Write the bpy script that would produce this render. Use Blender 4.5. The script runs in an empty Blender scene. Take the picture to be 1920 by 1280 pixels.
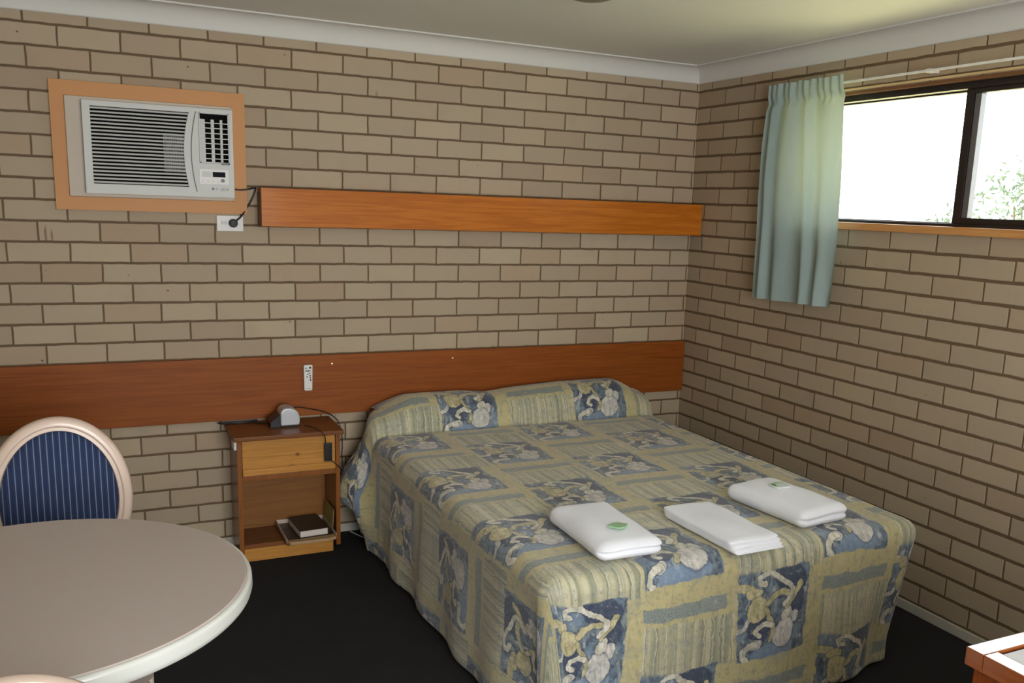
import bpy, bmesh, math, random
from mathutils import Vector, Matrix, noise as mnoise
import numpy as np

R = math.radians
PI = math.pi
scene = bpy.context.scene
col = scene.collection
random.seed(7)

# ------------------------------------------------------------------ camera
# pinhole camera solved from the brick courses of the two walls (image 1920 x 1280)
F_PX, YAW, PITCH, ROLL = 1717.55, 0.463426, -0.195739, -0.036106
CAM = Vector((-3.04566, -4.35606, 1.64045))
PPX, PPY = 65.75, 85.63
cy_, sy_ = math.cos(YAW), math.sin(YAW)
fwd = Vector((sy_ * math.cos(PITCH), cy_ * math.cos(PITCH), math.sin(PITCH)))
rgt = Vector((cy_, -sy_, 0))
dwn = fwd.cross(rgt)
c_, s_ = math.cos(ROLL), math.sin(ROLL)
r2 = c_ * rgt + s_ * dwn
d2 = -s_ * rgt + c_ * dwn
cam_data = bpy.data.cameras.new('camera')
cam = bpy.data.objects.new('camera', cam_data)
col.objects.link(cam)
M = Matrix((r2, -d2, -fwd)).transposed().to_4x4()
M.translation = CAM
cam.matrix_world = M
cam_data.sensor_fit = 'HORIZONTAL'
cam_data.sensor_width = 36.0
cam_data.lens = F_PX * 36.0 / 1920.0
cam_data.shift_x = -PPX / 1920.0
cam_data.shift_y = PPY / 1920.0
cam_data.clip_start = 0.05
scene.camera = cam

# ------------------------------------------------------------------ world, sun, added fill, exposure
world = bpy.data.worlds.new('world')
scene.world = world
world.use_nodes = True
bg = world.node_tree.nodes['Background']
bg.inputs['Color'].default_value = (0.95, 0.98, 1.0, 1)
bg.inputs['Strength'].default_value = 5.8

sun_d = bpy.data.lights.new('sun', 'SUN')
sun_d.energy = 34.0
sun_d.angle = R(2)
sun_d.color = (1.0, 0.95, 0.85)
sun = bpy.data.objects.new('sun', sun_d)
col.objects.link(sun)
sun.rotation_euler = Vector((0.55, -0.5, -1.0)).to_track_quat('-Z', 'Y').to_euler()

def area(name, loc, target, sx, sy, power, color, portal=False):
    d = bpy.data.lights.new(name, 'AREA')
    d.shape = 'RECTANGLE'
    d.size, d.size_y = sx, sy
    d.energy = power
    d.color = color
    if portal:
        d.cycles.is_portal = True
    o = bpy.data.objects.new(name, d)
    col.objects.link(o)
    o.location = loc
    o.rotation_euler = (Vector(target) - Vector(loc)).to_track_quat('-Z', 'Y').to_euler()
    return o

# added fill lamp behind the camera; sky portal at the high side window
area('added_front_fill', (-2.25, -5.40, 1.40), (-1.65, 0, 1.08), 1.8, 1.4, 92, (1.0, 0.985, 0.965))
area('side_window_portal', (0.17, -1.75, 1.88), (-1, -1.75, 1.88), 1.8, 0.6, 1, (1, 1, 1), portal=True)

vs = scene.view_settings
vs.view_transform = 'Standard'
vs.look = 'None'
vs.gamma = 1.0
vs.use_curve_mapping = False
vs.exposure = -0.18
try:
    scene.cycles.use_denoising = True
    scene.cycles.max_bounces = 10
    scene.cycles.diffuse_bounces = 6
    scene.cycles.transparent_max_bounces = 16
    scene.cycles.sample_clamp_indirect = 8.0
    scene.cycles.caustics_reflective = False
    scene.cycles.caustics_refractive = False
except Exception:
    pass

# ------------------------------------------------------------------ helpers: materials
def srgb(r, g, b):
    def f(c):
        c /= 255.0
        return c / 12.92 if c <= 0.04045 else ((c + 0.055) / 1.055) ** 2.4
    return (f(r), f(g), f(b), 1.0)

class NT:
    """tiny helper that chains shader nodes"""
    def __init__(self, name):
        self.mat = bpy.data.materials.new(name)
        self.mat.use_nodes = True
        self.t = self.mat.node_tree
        self.n = self.t.nodes
        self.bsdf = self.n['Principled BSDF']
        self.out = self.n['Material Output']
    def new(self, typ, **kw):
        nd = self.n.new(typ)
        for k, v in kw.items():
            setattr(nd, k, v)
        return nd
    def link(self, a, b):
        self.t.links.new(a, b)
    def put(self, sock, v):
        if isinstance(v, bpy.types.NodeSocket):
            self.link(v, sock)
        else:
            try:
                sock.default_value = v
            except Exception:
                sock.default_value = tuple(v)[:3]
    def m(self, op, a, b=None, c=None, clamp=False):
        nd = self.new('ShaderNodeMath', operation=op)
        nd.use_clamp = clamp
        self.put(nd.inputs[0], a)
        if b is not None:
            self.put(nd.inputs[1], b)
        if c is not None:
            self.put(nd.inputs[2], c)
        return nd.outputs[0]
    def add(self, a, b): return self.m('ADD', a, b)
    def sub(self, a, b): return self.m('SUBTRACT', a, b)
    def mul(self, a, b): return self.m('MULTIPLY', a, b)
    def mx(self, a, b): return self.m('MAXIMUM', a, b)
    def mn(self, a, b): return self.m('MINIMUM', a, b)
    def step(self, v, lo, hi):
        """smooth 0..1 ramp of v between lo and hi (hi<lo inverts)"""
        nd = self.new('ShaderNodeMapRange', interpolation_type='SMOOTHSTEP')
        inv = hi < lo
        self.put(nd.inputs[0], v)
        nd.inputs[1].default_value, nd.inputs[2].default_value = (hi, lo) if inv else (lo, hi)
        nd.inputs[3].default_value, nd.inputs[4].default_value = (1, 0) if inv else (0, 1)
        return nd.outputs[0]
    def mix(self, fac, a, b):
        nd = self.new('ShaderNodeMix', data_type='RGBA')
        self.put(nd.inputs[0], fac)
        self.put(nd.inputs[6], a)
        self.put(nd.inputs[7], b)
        return nd.outputs[2]
    def noise(self, vec, scale, detail=3, rough=0.5, color=False, dist=0.0):
        nd = self.new('ShaderNodeTexNoise')
        if vec is not None:
            self.link(vec, nd.inputs['Vector'])
        nd.inputs['Scale'].default_value = scale
        nd.inputs['Detail'].default_value = detail
        nd.inputs['Roughness'].default_value = rough
        nd.inputs['Distortion'].default_value = dist
        return nd.outputs['Color' if color else 'Fac']
    def mapping(self, vec, scale=(1, 1, 1), rot=(0, 0, 0), loc=(0, 0, 0)):
        nd = self.new('ShaderNodeMapping')
        self.link(vec, nd.inputs['Vector'])
        nd.inputs['Scale'].default_value = scale
        nd.inputs['Rotation'].default_value = rot
        nd.inputs['Location'].default_value = loc
        return nd.outputs[0]
    def obj(self):
        return self.new('ShaderNodeTexCoord').outputs['Object']
    def uv(self):
        return self.new('ShaderNodeTexCoord').outputs['UV']
    def sep(self, vec):
        nd = self.new('ShaderNodeSeparateXYZ')
        self.link(vec, nd.inputs[0])
        return nd.outputs
    def comb(self, x, y, z=0.0):
        nd = self.new('ShaderNodeCombineXYZ')
        self.put(nd.inputs[0], x); self.put(nd.inputs[1], y); self.put(nd.inputs[2], z)
        return nd.outputs[0]
    def white(self, vec):
        nd = self.new('ShaderNodeTexWhiteNoise', noise_dimensions='3D')
        self.link(vec, nd.inputs['Vector'])
        return nd.outputs
    def bump(self, h, strength=0.3, dist=0.01):
        nd = self.new('ShaderNodeBump')
        self.link(h, nd.inputs['Height'])
        nd.inputs['Strength'].default_value = strength
        nd.inputs['Distance'].default_value = dist
        self.link(nd.outputs[0], self.bsdf.inputs['Normal'])
    def base(self, c, rough=0.6, spec=0.4, metal=0.0, coat=0.0, coat_rough=0.15):
        self.put(self.bsdf.inputs['Base Color'], c)
        self.put(self.bsdf.inputs['Roughness'], rough)
        self.bsdf.inputs['Specular IOR Level'].default_value = spec
        self.bsdf.inputs['Metallic'].default_value = metal
        self.bsdf.inputs['Coat Weight'].default_value = coat
        self.bsdf.inputs['Coat Roughness'].default_value = coat_rough
        return self.mat

def plain(name, c, rough=0.6, spec=0.4, metal=0.0, var=0.06, scale=25, bump=0.0, coat=0.0):
    t = NT(name)
    o = t.obj()
    nz = t.noise(o, scale, 4)
    dark = tuple(x * (1 - var) for x in c[:3]) + (1,)
    lite = tuple(min(1, x * (1 + var)) for x in c[:3]) + (1,)
    t.base(t.mix(nz, dark, lite), rough, spec, metal, coat)
    if bump:
        t.bump(t.noise(o, scale * 8, 2), bump, 0.002)
    return t.mat

def wood(name, c_dark, c_mid, c_lite, axis='x', rough=0.3, coat=0.3, knots=True, scale=1.0, spec=0.4, off=0.0, spots=()):
    t = NT(name)
    o = t.obj()
    sc = {'x': (0.55, 12, 12), 'y': (12, 0.55, 12), 'z': (12, 12, 0.55)}[axis]
    sc = tuple(s * scale for s in sc)
    v = t.mapping(o, sc, loc=(off, off * 2.3, off * 1.7))
    big = t.noise(v, 1.1, 3, 0.55, dist=0.9)
    fine = t.noise(t.mapping(o, tuple(s * 5 for s in sc)), 2.2, 3, 0.6)
    rings = t.m('SINE', t.mul(big, 34.0))
    rings = t.m('MULTIPLY_ADD', rings, 0.5, 0.5)
    f = t.add(t.mul(rings, 0.22), t.mul(fine, 0.78))
    c = t.mix(t.step(f, 0.25, 0.75), c_mid, c_lite)
    c = t.mix(t.mul(t.step(big, 0.58, 0.78), 0.6), c, c_dark)
    if knots:
        vor = t.new('ShaderNodeTexVoronoi')
        ks = {'x': (1.3, 4.2, 4.2), 'y': (4.2, 1.3, 4.2), 'z': (4.2, 4.2, 1.3)}[axis]
        t.link(t.mapping(o, tuple(s * scale for s in ks), loc=(0.37 + off, 0.2 + off, 0.55)), vor.inputs['Vector'])
        vor.inputs['Scale'].default_value = 1.0
        k = t.step(vor.outputs['Distance'], 0.09, 0.03)
        c = t.mix(t.mul(k, 0.75), c, tuple(x * 0.35 for x in c_dark[:3]) + (1,))
    for sx_, sz_, rr in spots:                       # knots at fixed places of one board
        q = t.sep(o)
        dd = t.m('SQRT', t.add(t.m('POWER', t.m('DIVIDE', t.sub(q[0], sx_), 1.5), 2.0), t.m('POWER', t.sub(q[2], sz_), 2.0)))
        dd = t.add(dd, t.mul(t.sub(big, 0.5), rr * 0.8))
        c = t.mix(t.mul(t.step(dd, rr * 1.9, rr * 0.4), 0.8), c, tuple(x * 0.3 for x in c_dark[:3]) + (1,))
    t.base(c, rough, spec, 0, coat, 0.12)
    t.bump(fine, 0.06, 0.002)
    return t.mat

# ------------------------------------------------------------------ helpers: meshes and objects
def add_box(bm, x0, x1, y0, y1, z0, z1, bev=0.0, seg=2, mat=None):
    vs_ = [bm.verts.new((x, y, z)) for x in (x0, x1) for y in (y0, y1) for z in (z0, z1)]
    idx = [(0, 1, 3, 2), (4, 6, 7, 5), (0, 4, 5, 1), (2, 3, 7, 6), (0, 2, 6, 4), (1, 5, 7, 3)]
    fs = [bm.faces.new([vs_[i] for i in f]) for f in idx]
    if bev > 0:
        es = list({e for f in fs for e in f.edges})
        bmesh.ops.bevel(bm, geom=es, offset=bev, segments=seg, profile=0.5, affect='EDGES')
    return vs_

def box(x0, x1, y0, y1, z0, z1, bev=0.0, seg=2):
    bm = bmesh.new()
    add_box(bm, x0, x1, y0, y1, z0, z1, bev, seg)
    return bm

def add_tube(bm, pts, r, seg=10, closed=False):
    pts = [Vector(p) for p in pts]
    n = len(pts)
    rings = []
    prev = None
    for i, p in enumerate(pts):
        if closed:
            d = (pts[(i + 1) % n] - pts[i - 1]).normalized()
        else:
            d = (pts[min(i + 1, n - 1)] - pts[max(i - 1, 0)]).normalized()
        if prev is None:
            a = Vector((0, 0, 1)) if abs(d.z) < 0.9 else Vector((1, 0, 0))
            u = d.cross(a).normalized()
        else:
            u = (prev - d * prev.dot(d)).normalized()
        prev = u
        w = d.cross(u)
        rr = r[i] if isinstance(r, (list, tuple)) else r
        rings.append([bm.verts.new(p + (u * math.cos(2 * PI * k / seg) + w * math.sin(2 * PI * k / seg)) * rr) for k in range(seg)])
    m = n if closed else n - 1
    for i in range(m):
        a, b = rings[i], rings[(i + 1) % n]
        for k in range(seg):
            bm.faces.new((a[k], a[(k + 1) % seg], b[(k + 1) % seg], b[k]))
    if not closed:
        bm.faces.new(list(reversed(rings[0])))
        bm.faces.new(rings[-1])

def tube(pts, r, seg=10, closed=False):
    bm = bmesh.new()
    add_tube(bm, pts, r, seg, closed)
    return bm

def catmull(pts, per=8):
    pts = [Vector(p) for p in pts]
    out = []
    for i in range(len(pts) - 1):
        p0 = pts[max(i - 1, 0)]; p1 = pts[i]; p2 = pts[i + 1]; p3 = pts[min(i + 2, len(pts) - 1)]
        for k in range(per):
            t = k / per
            out.append(0.5 * ((2 * p1) + (-p0 + p2) * t + (2 * p0 - 5 * p1 + 4 * p2 - p3) * t * t + (-p0 + 3 * p1 - 3 * p2 + p3) * t ** 3))
    out.append(pts[-1])
    return out

def add_lathe(bm, prof, seg=48, c=(0, 0, 0)):
    """prof: list of (r, z)"""
    c = Vector(c)
    rings = []
    for r, z in prof:
        if r < 1e-6:
            rings.append([bm.verts.new(c + Vector((0, 0, z)))])
        else:
            rings.append([bm.verts.new(c + Vector((r * math.cos(2 * PI * k / seg), r * math.sin(2 * PI * k / seg), z))) for k in range(seg)])
    for a, b in zip(rings, rings[1:]):
        for k in range(seg):
            k2 = (k + 1) % seg
            if len(a) == 1 and len(b) == 1:
                continue
            if len(a) == 1:
                bm.faces.new((a[0], b[k], b[k2]))
            elif len(b) == 1:
                bm.faces.new((a[k], b[0], a[k2]))
            else:
                bm.faces.new((a[k], b[k], b[k2], a[k2]))
    bmesh.ops.recalc_face_normals(bm, faces=bm.faces[:])

def lathe(prof, seg=48, c=(0, 0, 0)):
    bm = bmesh.new()
    add_lathe(bm, prof, seg, c)
    return bm

def add_prism(bm, poly, lo, hi, axis='z'):
    """extrude a 2D polygon along an axis"""
    def P(a, b, h):
        return {'z': (a, b, h), 'y': (a, h, b), 'x': (h, a, b)}[axis]
    A = [bm.verts.new(P(a, b, lo)) for a, b in poly]
    B = [bm.verts.new(P(a, b, hi)) for a, b in poly]
    n = len(poly)
    fs = [bm.faces.new(A), bm.faces.new(list(reversed(B)))]
    for i in range(n):
        fs.append(bm.faces.new((A[i], B[i], B[(i + 1) % n], A[(i + 1) % n])))
    bmesh.ops.recalc_face_normals(bm, faces=fs)
    return fs

def prism(poly, lo, hi, axis='z', bev=0.0, seg=2):
    bm = bmesh.new()
    add_prism(bm, poly, lo, hi, axis)
    if bev:
        bmesh.ops.bevel(bm, geom=bm.edges[:], offset=bev, segments=seg, profile=0.5, affect='EDGES')
    return bm

def roundrect(x0, x1, y0, y1, r, n=6):
    pts = []
    for cx, cy, a0 in ((x1 - r, y1 - r, 0), (x0 + r, y1 - r, 90), (x0 + r, y0 + r, 180), (x1 - r, y0 + r, 270)):
        for k in range(n + 1):
            a = R(a0 + 90 * k / n)
            pts.append((cx + r * math.cos(a), cy + r * math.sin(a)))
    return pts

def obj(name, bm, mat, parent=None, smooth=False, auto=None):
    """links a bmesh as ONE mesh object; the verts are given in world space unless the parent says otherwise"""
    me = bpy.data.meshes.new(name)
    bm.normal_update()
    bm.to_mesh(me)
    bm.free()
    me.materials.append(mat)
    if smooth or auto:
        for p in me.polygons:
            p.use_smooth = True
        if auto:
            try:
                me.set_sharp_from_angle(angle=R(auto))
            except Exception:
                pass
    o = bpy.data.objects.new(name, me)
    col.objects.link(o)
    if auto:
        wn = o.modifiers.new('weighted_normals', 'WEIGHTED_NORMAL')
        wn.keep_sharp = True
        wn.weight = 100
    if parent is not None:
        o.parent = parent
        off = Vector((0, 0, 0))
        q = parent
        while q is not None:
            off += q.location
            q = q.parent
        if not parent.get('_local'):
            me.transform(Matrix.Translation(-off))
    return o

def tag(o, label=None, cat=None, group=None, kind=None):
    if label: o['label'] = label
    if cat: o['category'] = cat
    if group: o['group'] = group
    if kind: o['kind'] = kind
    return o

def thing(name, label, cat, loc, group=None):
    o = bpy.data.objects.new(name, None)
    col.objects.link(o)
    o.empty_display_size = 0.1
    o.location = loc
    return tag(o, label, cat, group)

def struct(name, bm, mat, parent=None, label=None, smooth=False, auto=None):
    o = obj(name, bm, mat, parent, smooth, auto)
    if parent is None:
        o['kind'] = 'structure'
        if label: o['label'] = label
    return o

# ------------------------------------------------------------------ materials of the setting
Z0 = 0.086 * 27.5
def brick_mat(name, axis, length, off, flip_parity, c1, c2, c3, mortar, joint=0.0046, perp=0.0032, marks=()):
    t = NT(name)
    o = t.obj()
    wob = t.noise(o, 14, 2, color=True)
    wv = t.new('ShaderNodeVectorMath', operation='SUBTRACT')
    t.link(wob, wv.inputs[0]); wv.inputs[1].default_value = (0.5, 0.5, 0.5)
    wsc = t.new('ShaderNodeVectorMath', operation='SCALE')
    t.link(wv.outputs[0], wsc.inputs[0]); wsc.inputs['Scale'].default_value = 0.006
    ad = t.new('ShaderNodeVectorMath', operation='ADD')
    t.link(o, ad.inputs[0]); t.link(wsc.outputs[0], ad.inputs[1])
    s = t.sep(ad.outputs[0])
    h = s[0] if axis == 'x' else s[1]
    zc = t.m('DIVIDE', t.sub(Z0, s[2]), 0.086)          # course coordinate from the top
    row = t.m('FLOOR', zc)
    par = t.m('MODULO', t.add(row, 20 + (1 if flip_parity else 0)), 2.0)
    rowv = t.white(t.comb(row, 3.3, 1.0))[0]
    jit = t.mul(t.sub(rowv, 0.5), 0.03)
    hc = t.add(t.m('DIVIDE', t.sub(off, h), length), t.add(t.mul(par, 0.5), jit))
    hid = t.m('FLOOR', hc)
    fx = t.mul(t.m('ABSOLUTE', t.sub(t.m('FRACT', hc), 0.5)), -length)
    fz = t.mul(t.m('ABSOLUTE', t.sub(t.m('FRACT', zc), 0.5)), -0.086)
    dx = t.add(fx, length / 2)                            # distance to the joints
    dz = t.add(fz, 0.043)
    jw = t.add(joint * 0.75, t.mul(t.noise(o, 3.1, 2), joint * 0.5))
    d = t.mn(t.sub(dx, t.mul(jw, perp / joint)), t.sub(dz, jw))
    face = t.step(d, -0.0008, 0.0012)
    rnd = t.white(t.comb(row, hid, 0.5))
    rs = t.sep(rnd[1])
    c = t.mix(rs[0], c1, c2)
    c = t.mix(t.mul(t.step(rs[1], 0.55, 1.0), 0.75), c, c3)
    val = t.add(0.93, t.mul(rs[2], 0.14))
    hsv = t.new('ShaderNodeHueSaturation')
    t.link(c, hsv.inputs['Color']); t.link(val, hsv.inputs['Value'])
    big = t.noise(o, 6, 4, 0.6)
    c = t.mix(t.mul(t.step(big, 0.5, 0.8), 0.25), hsv.outputs[0], tuple(x * 0.75 for x in c1[:3]) + (1,))
    # the odd scuffs and chips of the faces
    spot = t.noise(o, 38, 2, 0.5)
    c = t.mix(t.mul(t.step(spot, 0.73, 0.78), 0.7), c, mortar)
    for mx_, mz_, rx, rz, dk in marks:                # rust streaks and old nail holes
        e = t.m('SQRT', t.add(t.m('POWER', t.m('DIVIDE', t.sub(s[0], mx_), rx), 2.0), t.m('POWER', t.m('DIVIDE', t.sub(s[2], mz_), rz), 2.0)))
        c = t.mix(t.mul(t.step(e, 1.5, 0.6), dk), c, srgb(84, 62, 42))
    fine = t.noise(o, 160, 2)
    mc = t.mix(t.noise(o, 30, 3), tuple(x * 0.8 for x in mortar[:3]) + (1,), tuple(x * 1.2 for x in mortar[:3]) + (1,))
    t.base(t.mix(face, mc, c), 0.75, 0.25)
    hh = t.add(t.mul(t.step(d, -0.001, 0.003), 1.0), t.add(t.mul(fine, 0.05), t.mul(big, 0.15)))
    t.bump(hh, 0.55, 0.006)
    return t.mat

BR1, BR2, BR3 = srgb(172, 156, 134), srgb(178, 163, 139), srgb(170, 148, 124)
MORT = srgb(104, 86, 64)
m_brick_back = brick_mat('cream_brick_back', 'x', 0.24 * 0.96073, -0.01192, False, BR1, BR2, BR3, MORT, marks=((-3.210, 1.448, 0.0045, 0.032, 0.6), (-3.187, 1.442, 0.004, 0.024, 0.55), (-3.26, 2.238, 0.004, 0.003, 0.9), (-2.633, 2.165, 0.004, 0.003, 0.9), (-3.256, 0.922, 0.004, 0.004, 0.9), (-2.751, 1.213, 0.004, 0.003, 0.9), (-1.812, 2.121, 0.006, 0.012, 0.35)))
m_brick_right = brick_mat('cream_brick_right_shaded', 'y', 0.24 * 1.0195, 0.00268, True, srgb(166, 150, 128), srgb(172, 156, 132), srgb(162, 140, 116), MORT, joint=0.0058, perp=0.0026)  # same brick, colours darkened for the weaker light on this wall
m_brick_other = brick_mat('cream_brick_other', 'x', 0.24, 0, False, BR1, BR2, BR3, MORT)

t = NT('ceiling_paint')
t.base(t.mix(t.noise(t.obj(), 3, 3), srgb(226, 228, 224), srgb(232, 234, 230)), 0.85, 0.2)
t.bump(t.noise(t.obj(), 120, 2), 0.05, 0.002)
m_ceil = t.mat
m_cove = plain('cornice_paint', srgb(212, 212, 208), 0.6, 0.3, var=0.02, scale=4)
m_skirt = plain('skirting_paint', srgb(188, 184, 172), 0.5, 0.4, var=0.08, scale=9)

t = NT('charcoal_carpet')
o_ = t.obj()
n1 = t.noise(o_, 420, 2); n2 = t.noise(o_, 5, 3)
t.base(t.mix(t.add(t.mul(n1, 0.7), t.mul(n2, 0.3)), srgb(28, 28, 29), srgb(56, 56, 57)), 0.95, 0.1)
t.bump(n1, 0.5, 0.004)
m_carpet = t.mat

m_pelmet = wood('stained_pine', srgb(122, 56, 8), srgb(172, 94, 18), srgb(194, 114, 30), 'x', 0.5, 0.06, spec=0.25)
m_headboard = wood('varnished_red_brown_timber', srgb(86, 38, 8), srgb(130, 66, 17), srgb(146, 79, 23), 'x', 0.52, 0.05, knots=False, spec=0.25)
m_stand_top = wood('brown_pine', srgb(74, 38, 12), srgb(108, 62, 26), srgb(124, 74, 32), 'x', 0.5, 0.08, knots=False, spec=0.3)
m_stand_side = wood('brown_pine_upright', srgb(84, 44, 14), srgb(126, 72, 26), srgb(140, 84, 34), 'z', 0.35, 0.25, knots=False)
m_stand_lite = wood('honey_pine', srgb(130, 78, 24), srgb(178, 122, 50), srgb(194, 138, 64), 'x', 0.5, 0.08, knots=False, scale=1.6, off=0.5, spec=0.3)
m_drawer = wood('honey_pine_drawer', srgb(130, 78, 24), srgb(178, 122, 50), srgb(194, 138, 64), 'x', 0.5, 0.08, knots=False, scale=1.6, off=0.5, spec=0.3, spots=((0.034, 0.488, 0.006), (0.008, 0.428, 0.011)))
m_stand_back = wood('honey_plywood', srgb(96, 54, 14), srgb(124, 78, 26), srgb(136, 90, 34), 'x', 0.5, 0.1, knots=False)
m_sill = wood('sill_timber', srgb(130, 80, 36), srgb(188, 132, 76), srgb(204, 150, 92), 'y', 0.35, 0.2, knots=False)
m_reveal = wood('shaded_reveal_timber', srgb(70, 44, 26), srgb(112, 74, 46), srgb(126, 86, 54), 'y', 0.4, 0.1, knots=False)  # shade under the window head painted in as darker brown
m_bead = wood('pale_bead_timber', srgb(170, 140, 96), srgb(206, 178, 130), srgb(216, 190, 144), 'y', 0.4, 0.1, knots=False)
m_cab = wood('shaded_orange_timber', srgb(76, 30, 6), srgb(112, 50, 12), srgb(126, 62, 20), 'z', 0.4, 0.15, knots=False)  # body colour lowered to hold the shade on its sides
m_cab_top = wood('glossy_timber_top', srgb(86, 40, 16), srgb(128, 68, 32), srgb(142, 80, 40), 'y', 0.14, 1.0, knots=False, spec=0.6)
m_cab_panel = wood('worn_glossy_panel', srgb(60, 44, 34), srgb(92, 72, 58), srgb(108, 86, 70), 'y', 0.3, 0.55, knots=False, spec=0.5)
m_alu = plain('dark_bronze_aluminium', srgb(46, 38, 36), 0.35, 0.5, 0.3, var=0.05)
m_alu_grey = plain('grey_aluminium', srgb(120, 120, 122), 0.35, 0.5, 0.6, var=0.05)
m_white = plain('white_plastic', srgb(222, 222, 220), 0.4, 0.4, var=0.02)
m_acwhite = plain('air_conditioner_white', srgb(200, 203, 199), 0.45, 0.4, var=0.02)
m_acbeige = plain('aged_cream_plastic', srgb(196, 184, 168), 0.5, 0.35, var=0.04)
m_black = plain('black_plastic', srgb(24, 24, 26), 0.35, 0.5, var=0.1)
m_dark = plain('dark_recess', srgb(12, 12, 12), 0.8, 0.1, var=0.1)
m_greyplastic = plain('mid_grey_plastic', srgb(120, 122, 124), 0.5, 0.4, var=0.05)
m_apricot = plain('apricot_paint', srgb(198, 142, 88), 0.5, 0.3, var=0.04, scale=3)
m_screw = plain('brass_screw', srgb(220, 190, 130), 0.3, 0.5, 0.8)

# ------------------------------------------------------------------ the room
XL, YF, ZC = -4.45, -5.45, 2.405
TH = 0.12
WY0, WY1, WZ0, WZ1 = -2.65, -0.85, 1.60, 2.18          # high side window opening
bm = bmesh.new(); add_box(bm, XL - TH, TH, 0, TH, -0.1, 2.6)
struct('wall_back', bm, m_brick_back)
bm = bmesh.new()
add_box(bm, 0, TH, YF, WY0, -0.1, 2.6)
add_box(bm, 0, TH, WY1, 0, -0.1, 2.6)
add_box(bm, 0, TH, WY0, WY1, -0.1, WZ0)
add_box(bm, 0, TH, WY0, WY1, WZ1, 2.6)
struct('wall_right', bm, m_brick_right)
struct('wall_left', box(XL - TH, XL, YF, 0, -0.1, 2.6), plain('left_wall_brick', srgb(170, 154, 132), 0.8, 0.2))
bm = bmesh.new()
FX0, FX1, FZ0, FZ1 = -3.2, -1.3, 0.65, 2.15  # unseen opening, put in to let light into the room
add_box(bm, XL - TH, FX0, YF - TH, YF, -0.1, 2.6)
add_box(bm, FX1, TH, YF - TH, YF, -0.1, 2.6)
add_box(bm, FX0, FX1, YF - TH, YF, -0.1, FZ0)
add_box(bm, FX0, FX1, YF - TH, YF, FZ1, 2.6)
struct('wall_front', bm, m_brick_other)
struct('floor', box(XL - TH, TH, YF - TH, TH, -0.1, 0), m_carpet)
struct('ceiling', box(XL - TH, TH, YF - TH, TH, ZC, ZC + 0.2), m_ceil)

# plaster coves
def cove_profile(n=10, w=0.085, h=0.085):
    pts = [(0, 0), (-0.006, 0)]
    for k in range(n + 1):
        a = PI / 2 * k / n
        pts.append((-0.01 - (w - 0.02) * (1 - math.cos(a)), 0.004 + (h - 0.012) * math.sin(a)))
    pts += [(-w + 0.004, h - 0.006), (-w, h - 0.006), (-w, h), (0, h)]
    return pts
cp = cove_profile()
bm = bmesh.new()
A = [bm.verts.new((XL, d, 2.32 + h)) for d, h in cp]
B = [bm.verts.new((d, d, 2.32 + h)) for d, h in cp]
for i in range(len(cp) - 1):
    bm.faces.new((A[i], A[i + 1], B[i + 1], B[i]))
bmesh.ops.recalc_face_normals(bm, faces=bm.faces[:])
struct('trim_1', bm, m_cove, auto=25)
bm = bmesh.new()
A = [bm.verts.new((d, d, 2.32 + h)) for d, h in cp]
B = [bm.verts.new((d, YF, 2.32 + h)) for d, h in cp]
for i in range(len(cp) - 1):
    bm.faces.new((A[i], B[i], B[i + 1], A[i + 1]))
bmesh.ops.recalc_face_normals(bm, faces=bm.faces[:])
struct('trim_2', bm, m_cove, auto=25)
struct('baseboard_back', box(XL, 0, -0.012, 0, 0, 0.042, 0.003), m_skirt)
struct('baseboard_right', box(-0.012, 0, YF, -0.012, 0, 0.042, 0.003), m_skirt)

# high sliding window of the right wall
win = bpy.data.objects.new('window_1', None); col.objects.link(win)
win.location = (0.06, -1.75, WZ0); win['kind'] = 'structure'; win['label'] = 'high aluminium sliding window with timber sill in the right brick wall'
bm = bmesh.new()
add_box(bm, -0.022, 0.10, WY0 - 0.03, WY1 + 0.03, WZ0 - 0.018, WZ0 + 0.014, 0.003)
obj('window_sill', bm, m_sill, win, auto=40)
bm = bmesh.new()
add_box(bm, 0.002, 0.10, WY0 - 0.02, WY1 + 0.02, WZ1 - 0.014, WZ1, 0.001)
obj('window_head', bm, m_reveal, win, auto=40)
bm = bmesh.new()
add_box(bm, -0.010, -0.0005, WY0 - 0.03, WY1 + 0.03, WZ1 + 0.003, WZ1 + 0.012, 0.002)
obj('head_bead', bm, m_bead, win, auto=40)
bm = bmesh.new()
add_box(bm, -0.008, 0.10, WY0 - 0.02, WY0 + 0.02, WZ0 + 0.014, WZ1 - 0.012, 0.003)
add_box(bm, -0.008, 0.10, WY1 - 0.02, WY1 + 0.02, WZ0 + 0.014, WZ1 - 0.012, 0.003)
obj('window_reveal', bm, m_sill, win, auto=40)
zb, zt_ = WZ0 + 0.014, WZ1 - 0.012
bm = bmesh.new()
add_box(bm, 0.03, 0.112, WY0 + 0.02, WY1 - 0.02, zb, zb + 0.012, 0.002)
add_box(bm, 0.03, 0.112, WY0 + 0.02, WY1 - 0.02, zt_ - 0.028, zt_, 0.002)
add_box(bm, 0.03, 0.112, WY0 + 0.02, WY0 + 0.036, zb, zt_, 0.002)
add_box(bm, 0.03, 0.112, WY1 - 0.036, WY1 - 0.02, zb, zt_, 0.002)
obj('window_frame', bm, m_alu, win, auto=40)
tg = NT('window_glass')
tr = tg.new('ShaderNodeBsdfTransparent'); tr.inputs[0].default_value = (0.96, 0.98, 0.97, 1)
gl = tg.new('ShaderNodeBsdfGlossy'); gl.inputs['Roughness'].default_value = 0.02
geo = tg.new('ShaderNodeNewGeometry')
dp = tg.new('ShaderNodeVectorMath', operation='DOT_PRODUCT')
tg.link(geo.outputs['Normal'], dp.inputs[0]); tg.link(geo.outputs['Incoming'], dp.inputs[1])
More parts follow.
